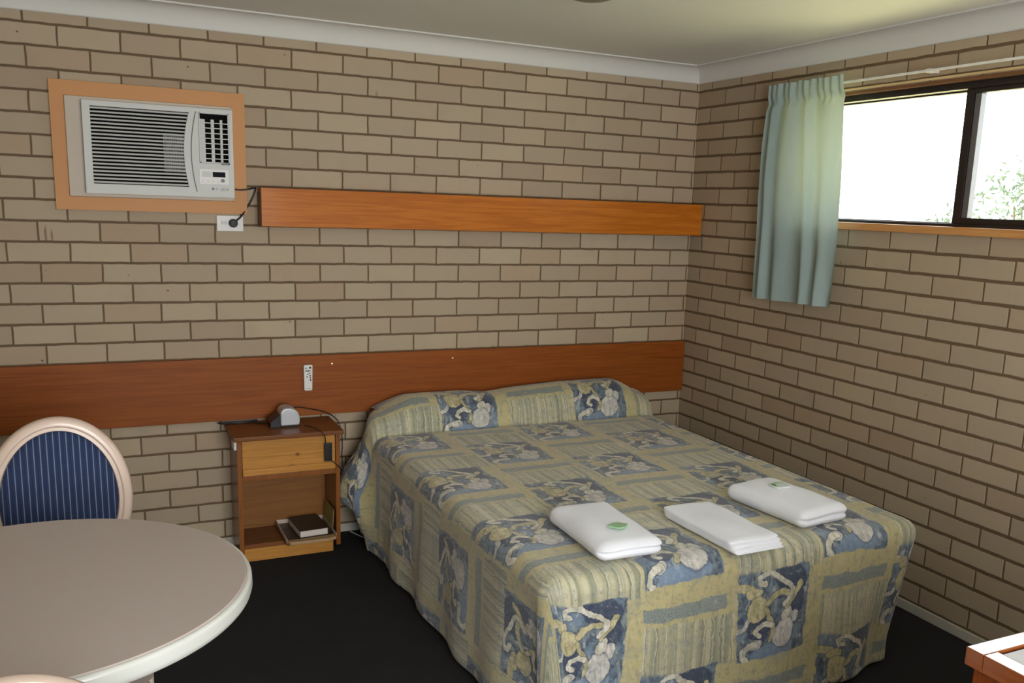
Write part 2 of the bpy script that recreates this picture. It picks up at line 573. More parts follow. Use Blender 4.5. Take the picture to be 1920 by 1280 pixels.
sch = tg.m('POWER', tg.sub(1.0, tg.m('ABSOLUTE', dp.outputs['Value'])), 5.0)
sch = tg.m('MULTIPLY_ADD', sch, 0.9, 0.03)
ms = tg.new('ShaderNodeMixShader')
tg.link(sch, ms.inputs[0]); tg.link(tr.outputs[0], ms.inputs[1]); tg.link(gl.outputs[0], ms.inputs[2])
tg.link(ms.outputs[0], tg.out.inputs['Surface'])
m_glass = tg.mat
def sash(y0, y1, x, mat, s_l, s_r, rail_b, rail_t, inner=None):
    bm = bmesh.new()
    add_box(bm, x, x + 0.028, y0, y0 + s_l, zb + 0.012, zt_ - 0.028, 0.002)
    add_box(bm, x, x + 0.028, y1 - s_r, y1, zb + 0.012, zt_ - 0.028, 0.002)
    add_box(bm, x, x + 0.028, y0 + s_l, y1 - s_r, zb + 0.012, zb + 0.012 + rail_b, 0.002)
    add_box(bm, x, x + 0.028, y0 + s_l, y1 - s_r, zt_ - 0.028 - rail_t, zt_ - 0.028, 0.002)
    o = obj('sash', bm, mat, win, auto=40)
    obj('pane', box(x + 0.012, x + 0.016, y0 + s_l, y1 - s_r, zb + 0.012 + rail_b, zt_ - 0.028 - rail_t), m_glass, o)
    if inner:
        obj('grey_stile', inner, m_alu_grey, o, auto=40)
    return o
sash(-1.775, WY1 - 0.036, 0.074, m_alu, 0.03, 0.025, 0.004, 0.006)
sash(WY0 + 0.036, -1.735, 0.040, m_alu, 0.03, 0.036, 0.024, 0.018,
     inner=box(0.046, 0.075, -1.800, -1.7725, zb + 0.036, zt_ - 0.046, 0.002))

# outside: ground and shrubs seen through the panes
t = NT('sunlit_lawn')
t.base(t.mix(t.noise(t.obj(), 3, 5), srgb(176, 170, 120), srgb(200, 190, 150)), 0.9, 0.1)
struct('ground_outside', box(0.3, 14, -12, 10, -0.12, -0.02), t.mat)
def shrub(loc, h, w, n, label, mat):
    rnd = random.Random(int(h * 1000))
    root = thing('garden_shrub', label, 'shrub', loc, None)
    root['_local'] = 1
    trunk = bmesh.new()
    for k in range(5):
        a = 2 * PI * k / 5
        add_tube(trunk, [(0.03 * math.cos(a), 0.03 * math.sin(a), 0), (0.15 * w * math.cos(a), 0.15 * w * math.sin(a), h * 0.4), (0.3 * w * math.cos(a), 0.3 * w * math.sin(a), h * 0.75)], [0.03, 0.02, 0.01], 6)
    obj('stem', trunk, m_bark, root)
    bm = bmesh.new()
    for i in range(n):
        u, v = rnd.random(), rnd.random()
        th = 2 * PI * u; ph = math.acos(2 * v - 1)
        r = rnd.random() ** 0.45
        p = Vector((w * r * math.sin(ph) * math.cos(th), w * r * math.sin(ph) * math.sin(th), h * 0.58 + h * 0.42 * r * math.cos(ph)))
        d = Vector((rnd.gauss(0, 1), rnd.gauss(0, 1), rnd.gauss(0, 1) + 0.5)).normalized()
        s = d.cross(Vector((rnd.gauss(0, 1), rnd.gauss(0, 1), rnd.gauss(0, 1)))).normalized()
        L, W = 0.075, 0.03
        q = [p, p + d * L * 0.5 + s * W * 0.5, p + d * L, p + d * L * 0.5 - s * W * 0.5]
        bm.faces.new([bm.verts.new(x) for x in q])
    obj('foliage', bm, mat, root)
    return root
m_bark = plain('bark', srgb(110, 95, 80), 0.9, 0.1)
m_leaf = plain('pale_green_leaves', srgb(108, 124, 110), 0.7, 0.2, var=0.25, scale=4)
shrub((5.2, 1.70, -0.02), 2.42, 0.62, 2600, 'pale green shrub outside, seen through the right sash pane of the window', m_leaf)
shrub((5.2, 2.68, -0.02), 1.84, 0.42, 1300, 'smaller pale shrub low outside the left window pane beside the dark mullion', m_leaf)

# ------------------------------------------------------------------ bed
BX0, BX1, BYF, BZ = -1.915, -0.385, -2.135, 0.56      # mattress outline under the cover (left, right, foot, top)
bed = thing('bed', 'low double bed with grey fabric base standing with its head against the timber board', 'bed', (-1.15, -1.05, 0))
obj('bed_base', box(BX0 + 0.05, BX1 - 0.05, BYF + 0.06, -0.03, 0.02, 0.27, 0.015), plain('grey_base_fabric', srgb(92, 94, 96), 0.9, 0.1, bump=0.2), bed, auto=40)
obj('mattress', box(BX0 + 0.03, BX1 - 0.03, BYF + 0.035, -0.03, 0.275, BZ - 0.012, 0.05, 4), plain('mattress_ticking', srgb(205, 205, 200), 0.9, 0.1), bed, auto=40)
for x in (BX0 + 0.15, BX1 - 0.15):
    for y in (BYF + 0.16, -0.16):
        obj('castor', lathe([(0, 0), (0.025, 0), (0.025, 0.022), (0, 0.022)], 16, (x, y, 0)), m_black, bed)

def sstep(a, b, x):
    t = min(1, max(0, (x - a) / (b - a)))
    return t * t * (3 - 2 * t)

def pillow(x, y):
    """height of the covered pillows above the mattress"""
    d = -y
    prof = 0.0
    if d < 0.315:
        u = d / 0.315
        prof = (0.70 + 0.30 * math.sin(min(1, u / 0.5) * PI / 2)) if u < 0.5 else math.sqrt(max(0, 1 - ((u - 0.5) / 0.5) ** 2.6))
    mid = -0.75
    e = sstep(BX0 - 0.03, BX0 + 0.24, x) * 0.55 + 0.45 if x < mid else sstep(BX1 + 0.02, BX1 - 0.20, x) * 0.5 + 0.5
    dip = 0.014 * math.exp(-((x + 1.28) / 0.10) ** 2)
    h = 0.150 + 0.022 * sstep(-1.3, -0.75, x)
    groove = -0.012 * math.exp(-((d - 0.32) / 0.018) ** 2)
    return prof * e * (h - dip) + groove

RHO = 0.055
def cover_point(u, v):
    """cloth coordinates (u across, v along, metres) -> place in the room"""
    ix0, ix1, iy0 = BX0 + RHO, BX1 - RHO, BYF + RHO
    cx = min(max(u, ix0), ix1)
    cyy = max(v, iy0)
    a, b = u - cx, v - cyy
    L = max(abs(a), abs(b))
    yy = min(cyy, -0.036)
    top = BZ + pillow(cx, yy) + 0.004 * mnoise.noise(Vector((u * 3, v * 3, 1)))
    if L < 1e-9:
        return Vector((cx, yy, top))
    if abs(a) > 1e-9 and abs(b) > 1e-9:
        th = PI / 2 * abs(b) / (abs(a) + abs(b))
        dx, dy = math.cos(th) * (1 if a > 0 else -1), -math.sin(th)
    elif abs(a) > 0:
        dx, dy = (1 if a > 0 else -1), 0
    else:
        dx, dy = 0, -1
    q = L / RHO
    if q < PI / 2:
        hz, dr = RHO * math.sin(q), RHO * (1 - math.cos(q))
    else:
        hz, dr = RHO, RHO + (L - RHO * PI / 2)
    k = min(1, dr / 0.45)
    # soft folds that grow towards the hem
    along = yy if dy == 0 else cx
    fold = k * (0.006 * math.sin(along * 17 + 1.3) + 0.012 * mnoise.noise(Vector((along * 5, dr * 2, 4 + dx))))
    hz += fold + 0.012 * k
    # the pillows push the cover outwards at the head
    g = (1 - sstep(0.22, 0.42, -yy)) * (0.55 + 0.45 * sstep(0.05, 0.16, -yy))
    if g > 0 and dx != 0:
        m = math.exp(-((dr - 0.33) / 0.15) ** 2)
        hz += g * (0.125 if dx < 0 else 0.16) * m + g * k * 0.045 * mnoise.noise(Vector((yy * 17, dr * 9, 2)))
    if dx < 0:
        hz += 0.007 * k * sstep(-1.3, -0.3, yy) * mnoise.noise(Vector((yy * 38, dr * 7, 9)))
        hz -= 0.055 * (1 - sstep(0.04, 0.24, -yy))         # drawn in towards the wall
    # rounded hanging corners at the foot
    if dx != 0 or dy != 0:
        cornerx = min(abs(cx - ix0), abs(cx - ix1))
        cornery = abs(cyy - iy0)
        c = math.exp(-((cornerx + cornery) / 0.16) ** 2)
        sx = -1 if abs(cx - ix0) < abs(cx - ix1) else 1
        px, py = -sx * 0.055 * c * k, 0.055 * c * k
    else:
        px = py = 0
    return Vector((cx + dx * hz + px, yy + dy * hz + py, top - dr))

SKIRT = 0.545
nu, nv = 200, 204
us = np.linspace(BX0 - SKIRT + RHO * 0.5, BX1 + SKIRT - RHO * 0.5, nu)
vs_ = np.linspace(BYF - SKIRT + RHO * 0.5, 0.0, nv)
# the cloth runs up and over the pillows: its printed length is measured along that path
vcl, acc, pz = {}, 0.0, 0.0
for jj, v in enumerate(vs_):
    v = float(v)
    if v < -0.34:
        vcl[jj] = v; acc = v; pv = v; pz = pillow(-1.0, v)
    else:
        z = pillow(-1.0, min(v, -0.036))
        acc += math.hypot(v - pv, z - pz); pv, pz = v, z
        vcl[jj] = acc
bm = bmesh.new()
uvl = bm.loops.layers.uv.new('UVMap')
grid = [[bm.verts.new(cover_point(float(u), float(v))) for u in us] for v in vs_]
for j in range(nv - 1):
    for i in range(nu - 1):
        f = bm.faces.new((grid[j][i], grid[j][i + 1], grid[j + 1][i + 1], grid[j + 1][i]))
        for lp, (jj, ii) in zip(f.loops, ((j, i), (j, i + 1), (j + 1, i + 1), (j + 1, i))):
            lp[uvl].uv = (float(us[ii]), vcl[jj])
for f in bm.faces:
    f.smooth = True

# --- printed cloth: columns of scroll-and-leaf motifs, staggered, with sand bars and painted stripes between
t = NT('printed_bedspread')
uvc = t.uv()
def warp(vec, scale, amp, detail=2):
    nz = t.noise(vec, scale, detail, color=True)
    a = t.new('ShaderNodeVectorMath', operation='SUBTRACT'); t.link(nz, a.inputs[0]); a.inputs[1].default_value = (0.5, 0.5, 0.5)
    b = t.new('ShaderNodeVectorMath', operation='SCALE'); t.link(a.outputs[0], b.inputs[0]); b.inputs['Scale'].default_value = amp
    c = t.new('ShaderNodeVectorMath', operation='ADD'); t.link(vec, c.inputs[0]); t.link(b.outputs[0], c.inputs[1])
    return c.outputs[0]
w1 = warp(warp(warp(uvc, 4.5, 0.045), 22, 0.022, 3), 90, 0.008, 3)
CW, CH = 0.363, 0.615
sp = t.sep(w1)
cu = t.m('DIVIDE', t.sub(sp[0], -1.945), CW)
ci = t.m('FLOOR', cu)
la = t.mul(t.m('FRACT', cu), CW)                                   # metres from the column's left edge
par = t.m('MODULO', t.add(ci, 20), 2.0)
vb = t.add(t.sub(sp[1], -1.884), t.mul(par, CH * 0.47))
cv = t.m('DIVIDE', vb, CH)
lb = t.mul(t.m('FRACT', cv), CH)                                   # metres above the motif's lower edge
P = t.comb(la, lb, 0)
n_big = t.noise(uvc, 9, 4, 0.6)
n_mid = t.noise(uvc, 38, 4, 0.65)
n_fine = t.noise(uvc, 260, 2, 0.6)
brush = t.noise(t.mapping(w1, (60, 12, 1), rot=(0, 0, 0.5)), 1.0, 4, 0.6)

def seg_d(ax, ay, bx, by):
    A = (ax, ay, 0); ba = (bx - ax, by - ay, 0); l2 = ba[0] ** 2 + ba[1] ** 2
    pa = t.new('ShaderNodeVectorMath', operation='SUBTRACT'); t.link(P, pa.inputs[0]); pa.inputs[1].default_value = A
    dt = t.new('ShaderNodeVectorMath', operation='DOT_PRODUCT'); t.link(pa.outputs[0], dt.inputs[0]); dt.inputs[1].default_value = (ba[0] / l2, ba[1] / l2, 0)
    h = t.m('ADD', dt.outputs['Value'], 0.0, clamp=True)
    sc = t.new('ShaderNodeVectorMath', operation='SCALE'); sc.inputs[0].default_value = ba; t.link(h, sc.inputs['Scale'])
    ds = t.new('ShaderNodeVectorMath', operation='DISTANCE'); t.link(pa.outputs[0], ds.inputs[0]); t.link(sc.outputs[0], ds.inputs[1])
    return ds.outputs['Value']
def poly_d(pts):
    d = None
    for (ax, ay), (bx, by) in zip(pts, pts[1:]):
        q = seg_d(ax, ay, bx, by)
        d = q if d is None else t.mn(d, q)
    return d
def ell(cx, cy, rx, ry, ang=0):
    mp = t.new('ShaderNodeMapping', vector_type='TEXTURE')
    t.link(P, mp.inputs['Vector'])
    mp.inputs['Location'].default_value = (cx, cy, 0); mp.inputs['Rotation'].default_value = (0, 0, ang); mp.inputs['Scale'].default_value = (rx, ry, 1)
    ln = t.new('ShaderNodeVectorMath', operation='LENGTH'); t.link(mp.outputs[0], ln.inputs[0])
    return ln.outputs['Value']
ev = 0.0012
def stroke(pts, r):
    return t.step(poly_d(pts), r + ev, r - ev)
def blob(*a):
    return t.step(ell(*a), 1.06, 0.96)

SAND = t.mix(t.add(t.mul(n_mid, 0.6), t.mul(n_fine, 0.4)), srgb(168, 158, 112), srgb(206, 196, 150))
# stripes running down the cloth
st = t.noise(t.mapping(uvc, (44, 0.9, 1)), 1.0, 2, 0.5)
STR = t.mix(t.step(st, 0.35, 0.65), srgb(146, 148, 124), srgb(196, 190, 158))
ln = t.m('ABSOLUTE', t.sub(t.m('FRACT', t.add(t.mul(la, 27), t.mul(n_big, 0.5))), 0.5))
STR = t.mix(t.mul(t.step(ln, 0.07, 0.02), 0.6), STR, srgb(92, 94, 78))
ln2 = t.m('ABSOLUTE', t.sub(t.m('FRACT', t.add(t.mul(la, 26), 0.37)), 0.5))
STR = t.mix(t.mul(t.step(ln2, 0.09, 0.03), 0.6), STR, srgb(206, 206, 188))
STR = t.mix(t.mul(t.step(n_mid, 0.6, 0.75), 0.4), STR, srgb(128, 138, 140))
SPK = t.mix(t.step(n_fine, 0.35, 0.65), srgb(98, 112, 116), srgb(160, 166, 152))
SPK = t.mix(t.step(n_mid, 0.55, 0.7), SPK, srgb(128, 142, 156))

c = SAND
c = t.mix(t.mul(t.step(brush, 0.5, 0.66), 0.55), c, srgb(146, 144, 122))
instr = t.mul(t.step(lb, 0.300, 0.306), t.step(lb, 0.487, 0.481))
c = t.mix(t.mul(instr, t.step(la, 0.355, 0.350)), c, STR)
inspk = t.mul(t.mul(t.step(lb, 0.500, 0.504), t.step(lb, 0.551, 0.547)), t.step(la, 0.322, 0.316))
c = t.mix(inspk, c, SPK)
wash = t.noise(t.mapping(w1, (7, 16, 1), loc=(3.1, 1.7, 0)), 1.0, 5, 0.65)
c = t.mix(t.mul(t.step(wash, 0.50, 0.66), 0.45), c, srgb(142, 148, 142))
c = t.mix(t.mul(t.step(wash, 0.40, 0.28), 0.45), c, srgb(196, 190, 160))

# the motif panel
panel = t.mul(t.mul(t.step(la, 0.000, 0.006), t.step(la, 0.300, 0.293)), t.mul(t.step(lb, 0.000, 0.005), t.step(lb, 0.316, 0.309)))
ragged = t.mx(blob(0.03, 0.05, 0.10, 0.05, 0.3), t.mx(blob(0.05, 0.27, 0.11, 0.06, -0.4), blob(0.0, 0.17, 0.05, 0.09, 0.2)))
MB_ = t.mix(t.step(n_mid, 0.38, 0.62), srgb(64, 76, 98), srgb(104, 122, 134))
MB_ = t.mix(t.mul(t.step(n_big, 0.48, 0.62), 0.6), MB_, srgb(128, 148, 168))
MB_ = t.mix(t.mul(t.step(brush, 0.50, 0.64), 0.6), MB_, srgb(146, 154, 146))
MB_ = t.mix(t.mul(t.step(t.noise(t.mapping(w1, (34, 14, 1), rot=(0, 0, -0.6), loc=(5, 2, 0)), 1.0, 4, 0.6), 0.56, 0.66), 0.75), MB_, srgb(186, 190, 188))
MB_ = t.mix(t.mul(t.mx(blob(0.215, 0.275, 0.075, 0.05, -0.5), t.mx(blob(0.09, 0.125, 0.05, 0.06, 0.2), blob(0.25, 0.20, 0.03, 0.06, 0.1))), 0.85), MB_, srgb(52, 62, 86))
MB_ = t.mix(t.mul(blob(0.15, 0.02, 0.10, 0.035, 0.1), 0.7), MB_, srgb(124, 146, 172))
mo = MB_
pt = t.step(t.add(t.mul(n_mid, 0.5), t.mul(brush, 0.5)), 0.38, 0.62)
CRM = t.mix(pt, srgb(172, 170, 150), srgb(220, 216, 202))
KHK = t.mix(pt, srgb(150, 144, 106), srgb(202, 192, 152))
PAL = t.mix(pt, srgb(164, 164, 160), srgb(212, 208, 200))
def outlined(m_in, m_out, colr, base):
    return t.mix(m_in, t.mix(t.mul(m_out, 0.8), base, srgb(46, 52, 66)), colr)
def put_stroke(base, pts, r, colr):
    d = poly_d(pts)
    return t.mix(t.step(d, r + ev, r - ev), t.mix(t.mul(t.step(d, r + 0.0055, r + 0.002), 0.5), base, srgb(46, 52, 66)), colr)
def put_blob(base, colr, *a):
    e = ell(*a)
    return t.mix(t.step(e, 1.05, 0.97), t.mix(t.mul(t.step(e, 1.22, 1.06), 0.45), base, srgb(46, 52, 66)), colr)
mo = put_blob(mo, KHK, 0.024, 0.262, 0.05, 0.016, -0.1)
mo = put_blob(mo, KHK, 0.066, 0.242, 0.030, 0.019, 0.15)
mo = put_blob(mo, PAL, 0.242, 0.130, 0.020, 0.026, -0.5)
mo = put_blob(mo, PAL, 0.200, 0.078, 0.048, 0.052, -0.6)
mo = put_blob(mo, CRM, 0.21, 0.148, 0.028, 0.018, 0.7)
mo = put_blob(mo, PAL, 0.075, 0.058, 0.030, 0.017, 0.3)
mo = put_stroke(mo, [(0.205, 0.176), (0.235, 0.212), (0.262, 0.246)], 0.011, KHK)
mo = put_stroke(mo, [(0.048, 0.152), (0.034, 0.128), (0.002, 0.122)], 0.009, PAL)
mo = put_blob(mo, KHK, 0.080, 0.186, 0.040, 0.044, -0.3)
mo = put_stroke(mo, [(0.124, 0.200), (0.145, 0.222), (0.177, 0.231), (0.204, 0.223)], 0.011, KHK)
mo = put_stroke(mo, [(0.118, 0.178), (0.124, 0.152), (0.146, 0.120), (0.153, 0.091), (0.140, 0.067)], 0.008, KHK)
mo = put_stroke(mo, [(0.094, 0.090), (0.078, 0.100), (0.090, 0.121), (0.118, 0.130), (0.144, 0.117)], 0.009, CRM)
mo = put_stroke(mo, [(0.078, 0.060), (0.048, 0.055), (0.024, 0.040), (0.020, 0.018), (0.034, 0.002)], 0.011, CRM)
mo = put_stroke(mo, [(0.108, 0.272), (0.088, 0.278), (0.086, 0.296), (0.110, 0.306), (0.138, 0.304), (0.165, 0.282), (0.205, 0.258), (0.226, 0.232), (0.220, 0.208), (0.193, 0.186)], 0.0095, CRM)
c = t.mix(t.mx(panel, t.mul(ragged, t.step(lb, 0.33, 0.31))), c, mo)
scum = t.noise(w1, 55, 5, 0.7)
c = t.mix(t.mul(t.step(scum, 0.54, 0.62), 0.36), c, srgb(110, 118, 124))
c = t.mix(t.mul(t.step(scum, 0.42, 0.34), 0.30), c, srgb(208, 204, 188))
c = t.mix(t.mul(t.step(n_fine, 0.62, 0.8), 0.18), c, srgb(70, 76, 70))
c = t.mix(t.mul(t.step(n_fine, 0.38, 0.25), 0.14), c, srgb(226, 222, 205))
t.base(c, 0.62, 0.4)
t.bsdf.inputs['Sheen Weight'].default_value = 0.3
quilt = t.noise(warp(uvc, 8, 0.05), 30, 2, 0.5)
t.bump(t.add(t.mul(n_fine, 0.10), t.add(t.mul(quilt, 0.5), t.mul(n_big, 0.3))), 0.35, 0.008)
m_spread = t.mat
spread = obj('bedspread', bm, m_spread)
for p in spread.data.polygons:
    p.use_smooth = True
so = spread.modifiers.new('thickness', 'SOLIDIFY'); so.thickness = 0.006; so.offset = 1.0
tag(spread, 'printed blue, sand and grey bedspread drawn over the pillows and hanging to the floor', 'bedspread')

# ------------------------------------------------------------------ towels and soap on the bed
m_towel = plain('white_terry_towel', srgb(238, 241, 248), 0.95, 0.1, var=0.02, scale=60, bump=0.5)
TZ = BZ + 0.0110
def towel(name, label, cx, cy, rot, w, l, h, layers, round_e, group, seed, stagger=0.0, fold_left=True, tip=0.0):
    """a folded towel: one soft slab with the creases of its layers showing at the foot end"""
    nx, ny, nz_ = 22, 34, 18
    bm = bmesh.new()
    bmesh.ops.create_grid(bm, x_segments=1, y_segments=1, size=1)
    bm.clear()
    # a cube shell grid
    def put(i, j, k):
        return (i / nx * 2 - 1, j / ny * 2 - 1, k / nz_ * 2 - 1)
    vmap = {}
    def V_(i, j, k):
        key = (i, j, k)
        if key not in vmap:
            vmap[key] = bm.verts.new(put(i, j, k))
        return vmap[key]
    for i in range(nx):
        for j in range(ny):
            bm.faces.new((V_(i, j, 0), V_(i, j + 1, 0), V_(i + 1, j + 1, 0), V_(i + 1, j, 0)))
            bm.faces.new((V_(i, j, nz_), V_(i + 1, j, nz_), V_(i + 1, j + 1, nz_), V_(i, j + 1, nz_)))
    for i in range(nx):
        for k in range(nz_):
            bm.faces.new((V_(i, 0, k), V_(i + 1, 0, k), V_(i + 1, 0, k + 1), V_(i, 0, k + 1)))
            bm.faces.new((V_(i, ny, k), V_(i, ny, k + 1), V_(i + 1, ny, k + 1), V_(i + 1, ny, k)))
    for j in range(ny):
        for k in range(nz_):
            bm.faces.new((V_(0, j, k), V_(0, j, k + 1), V_(0, j + 1, k + 1), V_(0, j + 1, k)))
            bm.faces.new((V_(nx, j, k), V_(nx, j + 1, k), V_(nx, j + 1, k + 1), V_(nx, j, k + 1)))
    for v in bm.verts:
        X, Y, Z = v.co
        hx, hy, hz = w / 2, l / 2, h / 2
        r = round_e
        p = Vector((X * hx, Y * hy, Z * hz))
        q = Vector((max(-hx + r, min(hx - r, p.x)), max(-hy + r, min(hy - r, p.y)), max(-hz + min(r, hz * 0.98), min(hz - min(r, hz * 0.98), p.z))))
        d = p - q
        if d.length > 1e-9:
            rr = Vector((r, r, min(r, hz * 0.98)))
            dn = Vector((d.x / rr.x, d.y / rr.y, d.z / rr.z))
            mxn = max(abs(dn.x), abs(dn.y), abs(dn.z))
            dn = dn.normalized() * mxn
            p = q + Vector((dn.x * rr.x, dn.y * rr.y, dn.z * rr.z))
        zz = (p.z + hz) / h
        # creases between layers at the foot end and down the right side
        at_foot = sstep(-hy + r * 1.3, -hy + r * 0.2, p.y)
        at_right = sstep(hx - r * 1.3, hx - r * 0.2, p.x)
        for n in range(1, layers):
            zc = n / layers + 0.03 * math.sin(p.x * 30 + n)
            g = math.exp(-((zz - zc) / (0.22 / layers)) ** 2)
            p.y += at_foot * g * 0.009
            p.x -= at_right * g * 0.006
        p.y -= stagger * (1 - zz) * at_foot * 1.0
        p.y -= stagger * (1 - zz) * 0.6
        top = sstep(0.4, 0.9, zz)
        p.z += top * 0.006 * mnoise.noise(Vector((p.x * 9, p.y * 7, seed)))
        p.z += top * h * 0.16 * (1 - (p.x / hx) ** 2) * (1 - (p.y / hy) ** 2)
        p.z -= top * tip * h * (-p.y / hy * 0.5 + 0.5) 
        p.x += 0.004 * mnoise.noise(Vector((p.y * 8, p.z * 9, seed + 5)))
        v.co = p
    bmesh.ops.recalc_face_normals(bm, faces=bm.faces[:])
    rm = Matrix.Translation((cx, cy, TZ + h / 2)) @ Matrix.Rotation(rot, 4, 'Z')
    bm.transform(rm)
    o = obj(name, bm, m_towel, smooth=True)
    return tag(o, label, 'towel', group)
towel('folded_towel', 'thick folded white bath towel at left, under the plain green soap sachet', -1.583, -1.885, R(-2), 0.235, 0.400, 0.064, 2, 0.036, None, 1, tip=0.12)
towel('folded_towel', 'thin folded white hand towel with stepped layers, in the middle of the three', -1.168, -1.945, R(1.5), 0.205, 0.375, 0.036, 4, 0.010, None, 2, stagger=0.03)
towel('folded_towel', 'thick folded white bath towel at right, nearest the side wall, under the crescent soap packet', -0.800, -1.862, R(6), 0.245, 0.400, 0.066, 2, 0.036, None, 3, tip=0.05)

m_green = plain('green_sachet', srgb(150, 190, 150), 0.35, 0.4, var=0.25, scale=40)
m_clear = plain('pale_wrapper', srgb(222, 230, 228), 0.25, 0.5, var=0.03)
s1 = obj('soap_sachet', prism([(-0.036, 0.010), (-0.008, 0.024), (0.012, 0.022), (0.038, -0.006), (0.010, -0.024), (-0.012, -0.022)], 0, 0.006, 'z', 0.002), m_green, auto=40)
s1.location = (-1.583, -1.972, TZ + 0.0720)
s1.rotation_euler = (R(1.5), 0, R(8))
tag(s1, 'small green soap sachet lying on the left bath towel', 'soap')
s2 = thing('soap_packet', 'small clear soap packet with green crescent print on the right bath towel', 'soap', (-0.795, -1.815, TZ + 0.0765))
s2['_local'] = 1
obj('wrapper', prism(roundrect(-0.034, 0.034, -0.030, 0.030, 0.012), 0, 0.006, 'z', 0.002), m_clear, s2, auto=40)
cres = [(0.027 * math.cos(R(a)), 0.027 * math.sin(R(a))) for a in range(0, 201, 10)] + [(0.003 + 0.021 * math.cos(R(a)), -0.005 + 0.019 * math.sin(R(a))) for a in range(200, -1, -10)]
obj('green_crescent', prism(cres, 0.006, 0.0068, 'z'), m_green, s2)
leaf = [(-0.034, 0.018), (-0.024, 0.010), (-0.020, -0.004), (-0.026, -0.016), (-0.032, -0.004)]
obj('green_leaf', prism(leaf, 0.006, 0.0068, 'z'), plain('leaf_print', srgb(120, 165, 80), 0.5, 0.3), s2)

# ------------------------------------------------------------------ timber board behind the bed, with screws and the remote
hb = thing('headboard', 'long varnished red-brown timber board fixed along the back wall behind the bed', 'headboard', (-1.95, -0.0125, 0.61))
obj('board', box(-3.95, -0.004, -0.024, -0.001, 0.613, 0.903, 0.003), m_headboard, hb, auto=40)
for x, z in ((-2.037, 0.859), (-1.423, 0.862)):
    obj('screw', lathe([(0, 0), (0.006, 0), (0.005, 0.002), (0, 0.003)], 12), m_screw, hb)
    s = hb.children[-1]
    s.data.transform(Matrix.Translation(hb.location))
    s.data.transform(Matrix.Rotation(PI / 2, 4, 'X'))
    s.data.transform(Matrix.Translation(Vector((x, -0.024, z)) - Vector(hb.location)))
rem = thing('remote_control', 'white remote control held upright on the timber board above the bedside cabinet', 'remote control', (-2.156, -0.0245, 0.74))
obj('body', prism([(-2.1765, 0.858), (-2.172, 0.862), (-2.139, 0.862), (-2.1345, 0.858), (-2.1375, 0.742), (-2.141, 0.738), (-2.172, 0.738), (-2.1755, 0.742)], -0.046, -0.0245, 'y', 0.003), m_white, rem, auto=40)
bm = bmesh.new()
for x, z, w, h in ((-2.147, 0.849, .010, .008), (-2.166, 0.847, .006, .005)):
    add_box(bm, x - w / 2, x + w / 2, -0.048, -0.046, z - h / 2, z + h / 2, 0.0007, 1)
for x in (-2.1665, -2.1605, -2.1545, -2.1485):
    add_box(bm, x - .0023, x + .0023, -0.048, -0.046, .831, .837, 0.0006, 1)
for x, z in ((-2.1615, .806), (-2.158, .818), (-2.150, .822), (-2.147, .811), (-2.147, .802), (-2.146, .793), (-2.1445, .787)):
    add_box(bm, x - .0025, x + .0025, -0.048, -0.046, z - .0028, z + .0028, 0.0006, 1)
obj('buttons', bm, m_black, rem)
obj('battery_line', box(-2.169, -2.144, -0.0465, -0.046, 0.7475, 0.749), m_greyplastic, rem)

# ------------------------------------------------------------------ pelmet
pl = thing('light_pelmet', 'long orange-stained pine pelmet box fixed high on the back wall above the bed', 'pelmet', (-1.18, -0.05, 1.505))
obj('front_board', box(-2.362, -0.006, -0.112, -0.092, 1.505, 1.673, 0.002), m_pelmet, pl, auto=40)
obj('top_board', box(-2.360, -0.008, -0.0915, -0.001, 1.655, 1.671, 0.001), m_pelmet, pl, auto=40)
obj('end_board', box(-2.362, -2.344, -0.0915, -0.001, 1.505, 1.6545, 0.001), wood('shaded_pine_end', srgb(60, 34, 14), srgb(84, 52, 24), srgb(100, 62, 30), 'z', 0.5, 0.1, knots=False), pl, auto=40)  # left end coloured darker to stand in for its shade
obj('end_board', box(-0.024, -0.006, -0.0915, -0.001, 1.505, 1.6545, 0.001), m_pelmet, pl, auto=40)

# ------------------------------------------------------------------ air conditioner
ac = thing('air_conditioner', 'white box air conditioner built into the brick wall in an apricot surround', 'air conditioner', (-2.79, -0.02, 1.555))
bm = bmesh.new()
ox0, ox1, oz0, oz1 = -3.164, -2.409, 1.554, 2.069
ix0, ix1, iz0, iz1 = -3.112, -2.464, 1.608, 2.010
add_box(bm, ox0, ox1, -0.020, -0.001, iz1, oz1, 0.0)
add_box(bm, ox0, ox1, -0.020, -0.001, oz0, iz0, 0.0)
add_box(bm, ox0, ix0, -0.020, -0.001, iz0, iz1, 0.0)
add_box(bm, ix1, ox1, -0.020, -0.001, iz0, iz1, 0.0)
obj('surround', bm, m_apricot, ac)
bm = bmesh.new()
add_box(bm, ix0, ix1, -0.032, -0.001, iz0, iz1, 0.006)
obj('sleeve', bm, m_acbeige, ac, auto=40)
FYA = -0.070
fx0, fx1, fz0, fz1 = -3.049, -2.468, 1.624, 1.993
bm = bmesh.new()
